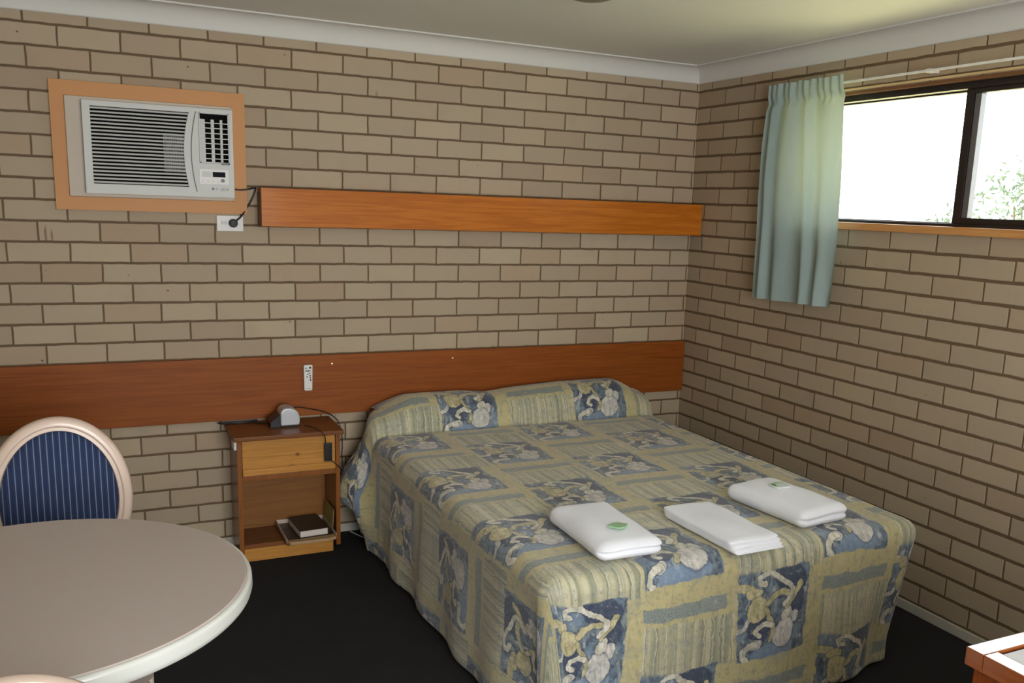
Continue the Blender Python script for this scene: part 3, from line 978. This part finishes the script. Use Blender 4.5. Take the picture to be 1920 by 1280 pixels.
# front fascia as a frame round the grille and the air outlet
gx0, gz0, gz1 = -3.020, 1.663, 1.972
vx0, vx1, vz0, vz1 = -2.607, -2.482, 1.766, 1.978
def gright(z):                                                      # the bowed right end of the grille
    q = (z - 1.80) / 0.17
    return -2.668 + 0.024 * q * q
add_box(bm, fx0, gx0, FYA, -0.032, fz0, fz1)
add_box(bm, gx0, fx1, FYA, -0.032, fz0, gz0)
add_box(bm, gx0, fx1, FYA, -0.032, gz1, fz1)
add_box(bm, vx1, fx1, FYA, -0.032, gz0, gz1)
zs = [gz0 + (gz1 - gz0) * k / 16 for k in range(17)]
poly = [(gright(z), z) for z in zs] + [(vx0, gz1), (vx0, gz0)]
add_prism(bm, poly, FYA, -0.032, 'y')
add_box(bm, vx0, vx1, FYA, -0.032, gz0, vz0)
bm.normal_update()
obj('fascia', bm, m_acwhite, ac, auto=30)
obj('filter_recess', box(gx0 + 0.001, -2.640, -0.034, -0.0325, gz0 + .001, gz1 - .001), m_dark, ac)
bm = bmesh.new()
nl = 21
for k in range(nl):
    z = gz0 + (gz1 - gz0) * (k + 0.5) / nl
    x1 = gright(z)
    bm2 = [(-0.068, z - 0.0036), (-0.064, z + 0.0034), (-0.050, z + 0.0046), (-0.052, z + 0.0010)]
    A = [bm.verts.new((gx0, y, zz)) for y, zz in bm2]; B = [bm.verts.new((x1, y, zz)) for y, zz in bm2]
    bm.faces.new(A); bm.faces.new(list(reversed(B)))
    for i in range(4):
        bm.faces.new((A[i], B[i], B[(i + 1) % 4], A[(i + 1) % 4]))
for k in range(24):
    x = gx0 + 0.27 + 0.0045 * k
    if k > 0:
        add_box(bm, x, x + 0.0012, -0.050, -0.046, gz0 + 0.06, gz1 - 0.09)
bmesh.ops.recalc_face_normals(bm, faces=bm.faces[:])
obj('intake_grille', bm, m_acwhite, ac)
zs2 = [1.645 + (1.978 - 1.645) * k / 24 for k in range(25)]
crv = [(-2.639 + 0.020 * ((z - 1.80) / 0.165) ** 2, FYA - 0.0004, z) for z in zs2]
obj('curved_seam', tube(crv, 0.0022, 6), m_greyplastic, ac)
vent = obj('air_outlet', box(vx0, vx1 , -0.036, -0.0325, vz0, vz1), m_dark, ac)
bm = bmesh.new()
for z in (vz0 + 0.001, vz1 - 0.006):
    add_box(bm, vx0 + 0.002, vx1 - 0.002, -0.0725, -0.062, z, z + 0.005)
for x in (vx0 + 0.001, vx1 - 0.006):
    add_box(bm, x, x + 0.005, -0.0725, -0.062, vz0, vz1)
for k in range(8):
    z = vz0 + 0.018 + k * 0.0212
    add_box(bm, vx0 + 0.004, vx1 - 0.004, -0.070, -0.060, z, z + 0.0035)
obj('louvre', bm, m_acwhite, vent)
for x, w in ((vx0 + 0.006, 0.022), (vx0 + 0.052, 0.013), (vx0 + 0.089, 0.010)):
    obj('vane', box(x, x + w, -0.056, -0.038, vz0 + 0.004, vz1 - 0.028), m_acwhite, vent)
obj('louvre_tab', box(vx1 - 0.036, vx1 - 0.002, -0.078, -0.0726, vz0 - 0.004, vz0 + 0.004, 0.001), m_black, vent)
pan = obj('control_panel', box(-2.611, -2.490, -0.0725, -0.0702, 1.677, 1.742, 0.0015), m_white, ac, auto=40)
obj('display', box(-2.556, -2.504, -0.0735, -0.0726, 1.709, 1.731), plain('display_glass', srgb(22, 27, 36), 0.6, 0.08), pan)
obj('panel_inset', box(-2.600, -2.560, -0.0730, -0.0726, 1.708, 1.732), m_acwhite, pan)
for x, z, w, mt in ((-2.592, 1.690, .013, m_white), (-2.572, 1.692, .010, m_white), (-2.552, 1.692, .009, m_white), (-2.532, 1.689, .009, m_white), (-2.515, 1.695, .014, m_greyplastic)):
    obj('button', prism(roundrect(x - w / 2, x + w / 2, z - w / 2, z + w / 2, 0.003, 3), -0.076, -0.0726, 'y', 0.0008, 1), mt, pan, auto=40)
# small maker's mark: dark dot, pale ring and four upright strokes
bm = bmesh.new()
add_lathe(bm, [(0, 0), (0.0055, 0), (0.0055, 0.0012), (0, 0.0012)], 18)
bm.transform(Matrix.Translation((-2.556, FYA, 1.659)) @ Matrix.Rotation(PI / 2, 4, 'X'))
obj('logo_dot', bm, m_black, ac)
bm = bmesh.new()
add_tube(bm, [(-2.540 + 0.0034 * math.cos(a * PI / 6), FYA - 0.0004, 1.659 + 0.0040 * math.sin(a * PI / 6)) for a in range(12)], 0.0007, 5, True)
for x, h in ((-2.524, .010), (-2.516, .012), (-2.508, .012), (-2.500, .010), (-2.496, .010)):
    add_box(bm, x, x + 0.0022, FYA - 0.001, FYA, 1.658 - h / 2, 1.658 + h / 2)
add_box(bm, -2.524, -2.519, FYA - 0.001, FYA, 1.652, 1.654)
add_box(bm, -2.516, -2.511, FYA - 0.001, FYA, 1.662, 1.664)
obj('logo_mark', bm, m_greyplastic, ac)

# power point and the air conditioner's lead
po = thing('power_outlet', 'white double power point on the bricks under the air conditioner', 'power outlet', (-2.482, -0.001, 1.51))
obj('plate', box(-2.539, -2.426, -0.010, -0.001, 1.477, 1.546, 0.002), m_white, po, auto=40)
obj('switch', box(-2.506, -2.496, -0.013, -0.0102, 1.507, 1.522, 0.001), m_acwhite, po, auto=40)
obj('switch', box(-2.520, -2.510, -0.013, -0.0102, 1.507, 1.522, 0.001), m_acwhite, po, auto=40)
cord = obj('power_cord', tube(catmull([(-2.459, -0.0255, 1.661), (-2.435, -0.026, 1.660), (-2.400, -0.026, 1.664), (-2.374, -0.018, 1.671), (-2.371, -0.014, 1.660), (-2.388, -0.012, 1.617), (-2.417, -0.016, 1.570), (-2.440, -0.028, 1.540), (-2.462, -0.034, 1.522)], 8), 0.0036, 8), m_black, ac, smooth=True)
bm = lathe([(0, 0), (0.017, 0), (0.019, 0.004), (0.019, 0.016), (0.014, 0.028), (0, 0.030)], 24)
bm.transform(Matrix.Translation((-2.470, -0.0105, 1.513)) @ Matrix.Rotation(PI / 2, 4, 'X'))
obj('plug', bm, plain('charcoal_plug', srgb(50, 50, 54), 0.5, 0.3), cord, auto=40)

# ------------------------------------------------------------------ bedside cabinet
ns = thing('bedside_cabinet', 'small pine bedside cabinet with one drawer and an open shelf, left of the bed', 'bedside cabinet', (-2.285, -0.13, 0))
NX0, NX1, NYF, NYB = -2.515, -2.058, -0.25, -0.015
obj('top', box(NX0 - 0.022, NX1 + 0.004, NYF - 0.065, NYB + 0.002, 0.582, 0.602, 0.003), m_stand_top, ns, auto=40)
obj('side_panel', box(NX0, NX0 + 0.020, NYF, NYB, 0.04, 0.5815, 0.001), m_stand_side, ns, auto=40)
obj('side_panel', box(NX1 - 0.020, NX1, NYF, NYB, 0.03, 0.5815, 0.001), m_stand_side, ns, auto=40)
obj('back_panel', box(NX0 + 0.0205, NX1 - 0.0205, NYB - 0.008, NYB, 0.08, 0.5815), m_stand_back, ns)
dr = obj('drawer', box(NX0 + 0.022, NX1 - 0.022, NYF + 0.003, NYF + 0.020, 0.408, 0.578, 0.002), m_drawer, ns, auto=40)
obj('pull_rail', box(NX0 + 0.022, NX1 - 0.022, NYF - 0.006, NYF + 0.0028, 0.408, 0.438, 0.002), m_stand_lite, dr, auto=40)
obj('rail', box(NX0 + 0.0205, NX1 - 0.0205, NYF, NYB - 0.009, 0.382, 0.406, 0.001), m_stand_side, ns, auto=40)
obj('shelf', box(NX0 + 0.0205, NX1 - 0.0205, NYF, NYB - 0.009, 0.062, 0.082, 0.001), m_stand_top, ns, auto=40)
obj('plinth', box(NX0 + 0.0205, NX1 - 0.034, NYF + 0.004, NYB - 0.02, 0.0005, 0.0615, 0.001), m_stand_lite, ns, auto=40)
fit = tag(obj('cable_clip', box(-2.527, -2.5155, -0.245, -0.170, 0.528, 0.572, 0.002), m_white, auto=40), 'small white plastic clip on the left flank of the bedside cabinet', 'clip')

# things on and in it
ck = thing('clock_radio', 'small silver and black clock radio on top of the bedside cabinet', 'clock radio', (-2.285, -0.14, 0.602))
sil = [(-2.313, 0.609)] + [(-2.313, 0.670), (-2.306, 0.683), (-2.292, 0.691), (-2.270, 0.692), (-2.250, 0.686), (-2.234, 0.672), (-2.226, 0.652), (-2.224, 0.630), (-2.228, 0.609)]
bm = prism(sil, -0.188, -0.090, 'y', 0.007, 3)
obj('silver_shell', bm, plain('silver_plastic', srgb(188, 191, 196), 0.35, 0.5, 0.35, var=0.05), ck, auto=50)
bk = [(-2.358, 0.604), (-2.358, 0.628), (-2.346, 0.640), (-2.3135, 0.664), (-2.3135, 0.6085), (-2.227, 0.6085), (-2.230, 0.604)]
obj('black_body', prism(bk, -0.186, -0.094, 'y', 0.0015, 1), m_black, ck, auto=40)
obj('base', box(-2.352, -2.236, -0.18, -0.10, 0.6022, 0.6038), m_black, ck)
obj('lead', tube(catmull([(-2.355, -0.12, 0.612), (-2.38, -0.09, 0.607), (-2.425, -0.06, 0.608), (-2.49, -0.05, 0.607), (-2.545, -0.055, 0.607), (-2.562, -0.035, 0.607), (-2.556, -0.028, 0.607), (-2.50, -0.03, 0.607), (-2.43, -0.035, 0.6075), (-2.39, -0.03, 0.609)], 8), 0.0035, 8), m_black, ck, smooth=True)
sw = thing('inline_switch', 'black lamp switch on a looping cord hanging on the front of the bedside drawer', 'switch', (-2.112, -0.262, 0.45))
obj('switch_body', box(-2.133, -2.098, -0.271, -0.2575, 0.448, 0.534, 0.003), m_black, sw, auto=40)
obj('cord', tube(catmull([(-2.257, -0.085, 0.665), (-2.21, -0.075, 0.668), (-2.16, -0.068, 0.656), (-2.075, -0.045, 0.628), (-2.022, -0.045, 0.588), (-2.005, -0.055, 0.537), (-2.000, -0.06, 0.468), (-2.008, -0.08, 0.420), (-2.018, -0.13, 0.395), (-2.034, -0.21, 0.385), (-2.050, -0.262, 0.398), (-2.075, -0.268, 0.425), (-2.104, -0.266, 0.452)], 8), 0.0026, 8), m_black, sw, smooth=True)
obj('cord', tube(catmull([(-2.205, -0.185, 0.606), (-2.180, -0.225, 0.606), (-2.165, -0.28, 0.606), (-2.158, -0.318, 0.603), (-2.145, -0.322, 0.585), (-2.133, -0.29, 0.558), (-2.127, -0.266, 0.530)], 8), 0.0022, 8), m_black, sw, smooth=True)

def place(o, loc, rz=0.0):
    o.location = loc; o.rotation_euler = (0, 0, rz)
tr_ = thing('compendium_tray', 'dark brown tray with cream edges lying on the shelf of the bedside cabinet', 'tray', (-2.205, -0.168, 0.0825))
tr_['_local'] = 1
TW, TD = 0.115, 0.142
bm = bmesh.new()
base = roundrect(-TW, TW, -TD - 0.012, TD, 0.02)
add_prism(bm, base, 0, 0.006, 'z')
obj('base', bm, plain('brown_leatherette', srgb(72, 58, 50), 0.4, 0.4, var=0.15), tr_)
bm = bmesh.new()
add_box(bm, -TW, -TW + 0.005, -TD, TD, 0.0062, 0.026, 0.001)
add_box(bm, TW - 0.005, TW, -TD, TD, 0.0062, 0.026, 0.001)
add_box(bm, -TW, TW, TD - 0.005, TD, 0.0062, 0.026, 0.001)
obj('cream_edge', bm, plain('cream_edging', srgb(196, 180, 164), 0.5, 0.3), tr_, auto=40)
lip = [(-TW, -TD), (-TW + 0.012, -TD - 0.028), (-0.03, -TD - 0.036), (TW - 0.04, -TD - 0.034), (TW - 0.008, -TD - 0.022), (TW + 0.002, -TD + 0.004), (TW - 0.01, -TD + 0.012)]
obj('front_lip', prism(lip, 0.0062, 0.022, 'z', 0.003), plain('tan_lip', srgb(168, 138, 100), 0.5, 0.3), tr_, auto=40)
bk_ = thing('book', 'thick dark-covered book lying on the brown tray in the cabinet shelf', 'book', (-2.190, -0.165, 0.089))
bk_['_local'] = 1
bk_.rotation_euler = (0, 0, R(4))
bm = box(-0.066, 0.062, -0.100, 0.100, 0.0045, 0.0345, 0.001)
obj('page_block', bm, plain('page_edges', srgb(214, 206, 196), 0.8, 0.1, var=0.05, scale=90), bk_, auto=40)
m_cover = plain('black_brown_cover', srgb(44, 34, 26), 0.4, 0.3, var=0.1)
obj('cover', box(-0.069, 0.0685, -0.104, 0.104, 0.035, 0.0385, 0.001), m_cover, bk_)
obj('cover', box(-0.069, 0.0685, -0.104, 0.104, 0.0005, 0.004, 0.001), m_cover, bk_)
obj('spine', box(0.0625, 0.0685, -0.104, 0.104, 0.0042, 0.0348, 0.001), m_cover, bk_)
pb = tag(obj('leaflet', box(-0.001, 0.0012, -0.10, 0.085, 0, 0.115), plain('leaflet_paper', srgb(166, 152, 96), 0.6, 0.2, var=0.15)), 'yellowish leaflet leaning at the right end inside the cabinet shelf', 'leaflet')
pb.location = (-2.0935, -0.135, 0.0830); pb.rotation_euler = (0, R(4.0), 0)
tag(obj('white_cable', tube(catmull([(-1.955, -0.03, 0.004), (-1.935, -0.09, 0.004), (-1.91, -0.14, 0.004), (-1.86, -0.16, 0.004), (-1.85, -0.12, 0.004), (-1.9, -0.06, 0.004)], 8), 0.003, 8), m_white, smooth=True), 'thin white cable on the carpet between the cabinet and the bed', 'cable')

# ------------------------------------------------------------------ round table
TXC, TYC, TR, TZT = -3.222, -2.085, 0.493, 0.74
tb = thing('round_table', 'round beige-topped table with a thick pale moulded rim on a drum pedestal', 'table', (TXC, TYC, 0))
t = NT('beige_laminate')
t.base(t.mix(t.noise(t.obj(), 2, 3), srgb(186, 174, 167), srgb(194, 182, 175)), 0.38, 0.4)
m_lam = t.mat
m_rim = plain('pale_rim', srgb(212, 214, 208), 0.25, 0.5, var=0.02)
obj('tabletop', lathe([(0, TZT), (TR - 0.0155, TZT), (TR - 0.013, TZT - 0.0025), (TR - 0.013, TZT - 0.030), (0, TZT - 0.030)], 128, (TXC, TYC, 0)), m_lam, tb, auto=40)
rp = [(TR - 0.0125, TZT - 0.046), (TR - 0.0125, TZT - 0.0025), (TR - 0.0110, TZT - 0.0025)] + [(TR - 0.011 + 0.010 * math.sin(a * PI / 16), TZT - 0.0125 + 0.010 * math.cos(a * PI / 16)) for a in range(0, 9)] + [(TR, TZT - 0.030), (TR - 0.003, TZT - 0.040), (TR - 0.008, TZT - 0.046), (TR - 0.0125, TZT - 0.046)]
obj('rim', lathe(rp, 128, (TXC, TYC, 0)), m_rim, tb, auto=40)
t = NT('fluted_cream_pedestal')
t.base(t.mix(t.noise(t.obj(), 6, 3), srgb(196, 184, 172), srgb(206, 196, 184)), 0.5, 0.3)
m_ped = t.mat
bm = bmesh.new()
seg = 192
def pr_(a):
    f = abs(math.sin(a * 14))
    return 0.258 - 0.008 * (1 - f) ** 3
ringA = [bm.verts.new((TXC + pr_(2 * PI * k / seg) * math.cos(2 * PI * k / seg), TYC + pr_(2 * PI * k / seg) * math.sin(2 * PI * k / seg), 0.03)) for k in range(seg)]
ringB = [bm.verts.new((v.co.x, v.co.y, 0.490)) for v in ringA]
for k in range(seg):
    bm.faces.new((ringA[k], ringA[(k + 1) % seg], ringB[(k + 1) % seg], ringB[k]))
bm.faces.new(ringB)
obj('pedestal', bm, m_ped, tb, auto=60)
obj('shade_core', lathe([(0, 0.4905), (0.20, 0.4905), (0.20, TZT - 0.0305), (0, TZT - 0.0305)], 64, (TXC, TYC, 0)), m_black, tb, auto=40)  # black core standing in for the tabletop's shade on the pedestal
obj('plinth', lathe([(0, 0.0005), (0.275, 0.0005), (0.275, 0.0295), (0, 0.0295)], 64, (TXC, TYC, 0)), m_black, tb, auto=40)

# ------------------------------------------------------------------ dining chairs
m_frame = plain('cream_peach_lacquer', srgb(224, 202, 186), 0.3, 0.45, var=0.03, scale=6, coat=0.3)
t = NT('navy_striped_upholstery')
s_o = t.sep(t.obj())
fr_ = t.m('FRACT', t.mul(s_o[0], 54))
d_ = t.m('ABSOLUTE', t.sub(fr_, 0.5))
nz = t.noise(t.mapping(t.obj(), (40, 40, 400)), 1, 2)
cl = t.mix(t.step(d_, 0.10, 0.04), t.mix(nz, srgb(36, 50, 84), srgb(48, 64, 100)), srgb(126, 136, 158))
cl = t.mix(t.mul(t.step(d_, 0.42, 0.47), 0.5), cl, srgb(24, 32, 60))
t.base(cl, 0.8, 0.2)
t.bsdf.inputs['Sheen Weight'].default_value = 0.2
t.bump(t.noise(t.obj(), 500, 2), 0.2, 0.002)
m_navy = t.mat

def make_chair(label):
    """chair facing -y, its back at y=0, origin on the floor under the back"""
    root = thing('dining_chair', label, 'chair', (0, 0, 0))
    root['_local'] = 1
    A_, B_, zc, tilt = 0.190, 0.250, 0.655, 0.05
    N = 72
    def ov(a, b, ang, dy=0.0):
        x = a * math.cos(ang); z = b * math.sin(ang)
        return Vector((x, dy + tilt * z / b * 0.25 * 4 * 0.25, zc + z))
    # moulded oval frame: lathe-like section swept round the oval
    sec = [(-0.022, -0.012), (-0.018, -0.020), (-0.008, -0.019), (-0.003, -0.024), (0.010, -0.024), (0.020, -0.016), (0.024, 0.0), (0.020, 0.014), (0.0, 0.018), (-0.018, 0.014)]
    bm = bmesh.new()
    rings = []
    for k in range(N):
        ang = 2 * PI * k / N
        p = ov(A_, B_, ang)
        nrm = Vector((math.cos(ang) / A_, 0, math.sin(ang) / B_)).normalized()
        rings.append([bm.verts.new(p + nrm * o_ + Vector((0, d, 0))) for o_, d in sec])
    for k in range(N):
        a, b = rings[k], rings[(k + 1) % N]
        for i in range(len(sec)):
            bm.faces.new((a[i], a[(i + 1) % len(sec)], b[(i + 1) % len(sec)], b[i]))
    bmesh.ops.recalc_face_normals(bm, faces=bm.faces[:])
    obj('back_frame', bm, m_frame, root, auto=40)
    # padded oval
    bm = bmesh.new()
    K = 8
    rr = []
    for side in (-1, 1):
        prev = None
        for q in range(K, -1, -1):
            s = q / K
            dep = (0.012 + 0.016 * (1 - s ** 2)) * side
            ring = [bm.verts.new(ov((A_ - 0.020) * s, (B_ - 0.020) * s, 2 * PI * k / N, dep)) for k in range(N)] if q else [bm.verts.new(Vector((0, dep, zc)))]
            if prev:
                for k in range(N):
                    if len(ring) == 1:
                        bm.faces.new((prev[k], prev[(k + 1) % N], ring[0]))
                    else:
                        bm.faces.new((prev[k], prev[(k + 1) % N], ring[(k + 1) % N], ring[k]))
            else:
                rr.append(ring)
            prev = ring
    for k in range(N):
        bm.faces.new((rr[0][k], rr[1][k], rr[1][(k + 1) % N], rr[0][(k + 1) % N]))
    bmesh.ops.recalc_face_normals(bm, faces=bm.faces[:])
    obj('back_cushion', bm, m_navy, root, smooth=True)
    # seat
    out = [( -0.19, -0.03), (-0.225, -0.20), (-0.235, -0.36), (-0.20, -0.44), (-0.10, -0.47), (0, -0.475), (0.10, -0.47), (0.20, -0.44), (0.235, -0.36), (0.225, -0.20), (0.19, -0.03)]
    obj('seat_rail', prism(out, 0.385, 0.435, 'z', 0.008), m_frame, root, auto=40)
    inn = [(x * 0.95, -0.25 + (y + 0.25) * 0.94) for x, y in out]
    obj('seat', prism(inn, 0.4355, 0.485, 'z', 0.020, 4), m_navy, root, auto=50)
    for sx in (-1, 1):
        bm = bmesh.new()
        add_tube(bm, [(sx * 0.185, -0.42, 0.384), (sx * 0.190, -0.425, 0.34), (sx * 0.190, -0.425, 0.20), (sx * 0.190, -0.425, 0.0)], [0.026, 0.024, 0.018, 0.012], 14)
        obj('leg', bm, m_frame, root, smooth=True)
        bm = bmesh.new()
        add_tube(bm, [(sx * 0.150, -0.002, 0.50), (sx * 0.165, 0.0, 0.40), (sx * 0.180, 0.03, 0.20), (sx * 0.190, 0.075, 0.0)], [0.018, 0.022, 0.018, 0.014], 14)
        obj('leg', bm, m_frame, root, smooth=True)
    return root

def dup(root, label):
    r = root.copy(); col.objects.link(r)
    r['label'] = label
    for ch in list(root.children):
        c2 = ch.copy(); col.objects.link(c2); c2.parent = r
    return r
chair = make_chair('blue striped oval-backed dining chair standing between the round table and the brick wall')
chair.location = (-3.178, -1.15, 0); chair.rotation_euler = (0, 0, R(2))
chair['group'] = 'oval-backed dining chairs'
ch2 = dup(chair, 'dining chair nearest the camera, only its curved cream top rail showing at the table edge')
ch2.location = (-3.195, -2.885, 0); ch2.rotation_euler = (0, 0, R(180))

# ------------------------------------------------------------------ low cabinet at the right foreground
cb = thing('side_cabinet', 'orange timber cabinet with a shiny framed top at the lower right corner', 'cabinet', (-1.25, -3.65, 0))
CX0, CX1, CYB, CYF, CZ = -1.69, -0.85, -3.344, -3.92, 0.90
bm = bmesh.new()
bw = 0.036
add_box(bm, CX0, CX1, CYB - bw, CYB, CZ - 0.034, CZ, 0.002)
add_box(bm, CX0, CX1, CYF, CYF + bw, CZ - 0.034, CZ, 0.002)
add_box(bm, CX0, CX0 + bw, CYF + bw, CYB - bw, CZ - 0.034, CZ, 0.002)
add_box(bm, CX1 - bw, CX1, CYF + bw, CYB - bw, CZ - 0.034, CZ, 0.002)
obj('top_frame', bm, m_cab_top, cb, auto=40)
obj('panel_gap', box(CX0 + bw + 0.0005, CX1 - bw - 0.0005, CYF + bw + 0.0005, CYB - bw - 0.0005, CZ - 0.034, CZ - 0.016), m_black, cb)
obj('top_panel', box(CX0 + bw + 0.004, CX1 - bw - 0.004, CYF + bw + 0.004, CYB - bw - 0.007, CZ - 0.0155, CZ - 0.003, 0.001), m_cab_panel, cb, auto=40)
obj('body', box(CX0 + 0.014, CX1 - 0.014, CYF + 0.014, CYB - 0.010, 0.0005, CZ - 0.0345, 0.002), m_cab, cb, auto=40)

# ------------------------------------------------------------------ curtain on its track
t = NT('pale_blue_curtain')
dn = t.mix(t.noise(t.mapping(t.obj(), (1, 30, 4)), 2, 3), srgb(150, 170, 170), srgb(164, 182, 180))
t.base(dn, 0.85, 0.15)
tl = t.new('ShaderNodeBsdfTranslucent'); tl.inputs[0].default_value = srgb(176, 188, 164)
mxs = t.new('ShaderNodeMixShader'); mxs.inputs[0].default_value = 0.22
t.link(t.bsdf.outputs[0], mxs.inputs[1]); t.link(tl.outputs[0], mxs.inputs[2]); t.link(mxs.outputs[0], t.out.inputs['Surface'])
m_curt = t.mat
bm = bmesh.new()
nu2, nz2 = 150, 70
rows = []
for j in range(nz2 + 1):
    q = j / nz2                               # 0 top .. 1 hem
    z = 2.238 - q * (2.238 - 1.232)
    y_l = -0.715 + 0.03 * q + 0.012 * math.sin(q * 5)
    y_r = -1.197 - 0.045 * q - 0.018 * math.sin(q * PI)
    row = []
    for i in range(nu2 + 1):
        s = i / nu2
        y = y_l + (y_r - y_l) * s
        gather = 1 - sstep(0.03, 0.13, q)
        amp = 0.017 * (0.55 + 0.45 * q) * (1 - 0.45 * gather)
        ph = s * 2 * PI * 4.6 + 1.6 * math.sin(s * 4.2 + q * 1.3) + 0.8 * math.sin(s * 11 - q * 2)
        x = -0.098 + amp * math.sin(ph) + gather * 0.007 * math.sin(s * 2 * PI * 11) + 0.010 * math.exp(-((q - 0.085) / 0.02) ** 2)
        x += 0.006 * mnoise.noise(Vector((s * 9, q * 4, 3.1)))
        y += 0.35 * amp * math.cos(ph) * 0.6
        zz = z + 0.003 * math.sin(ph) * (1 if q < 0.02 else 0) + q * (0.010 * s - 0.006)
        x = min(x, -0.070)
        row.append(bm.verts.new((x, y, zz)))
    rows.append(row)
for j in range(nz2):
    for i in range(nu2):
        bm.faces.new((rows[j][i], rows[j][i + 1], rows[j + 1][i + 1], rows[j + 1][i]))
bmesh.ops.recalc_face_normals(bm, faces=bm.faces[:])
cur = obj('curtain', bm, m_curt, smooth=True)
tag(cur, 'short pale blue-green curtain gathered at the left end of the window track', 'curtain')
tk = thing('curtain_track', 'thin white curtain track running above the high window', 'curtain track', (-0.04, -1.7, 2.21))
obj('track', box(-0.058, -0.050, -2.75, -0.70, 2.208, 2.217, 0.001), m_white, tk, auto=40)
for y in (-0.76, -1.615, -2.55):
    obj('bracket', box(-0.0498, -0.0005, y - 0.012, y + 0.012, 2.206, 2.222, 0.001), m_white, tk, auto=40)

# ------------------------------------------------------------------ ceiling light just inside the top of the picture
cl_ = thing('ceiling_light', 'round ceiling light fitting just cut by the top edge of the picture', 'ceiling light', (-1.47, -1.43, ZC))
obj('base', lathe([(0, ZC - 0.0005), (0.13, ZC - 0.0005), (0.13, ZC - 0.022), (0, ZC - 0.022)], 48, (-1.47, -1.43, 0)), m_white, cl_, auto=40)
obj('glass_dome', lathe([(0.118, ZC - 0.0225)] + [(0.118 * math.cos(a * PI / 24), ZC - 0.023 - 0.055 * math.sin(a * PI / 24)) for a in range(0, 13)], 48, (-1.47, -1.43, 0)), plain('olive_glass', srgb(120, 118, 96), 0.3, 0.4), cl_, smooth=True)

for o in bpy.data.objects:
    if '_local' in o:
        del o['_local']
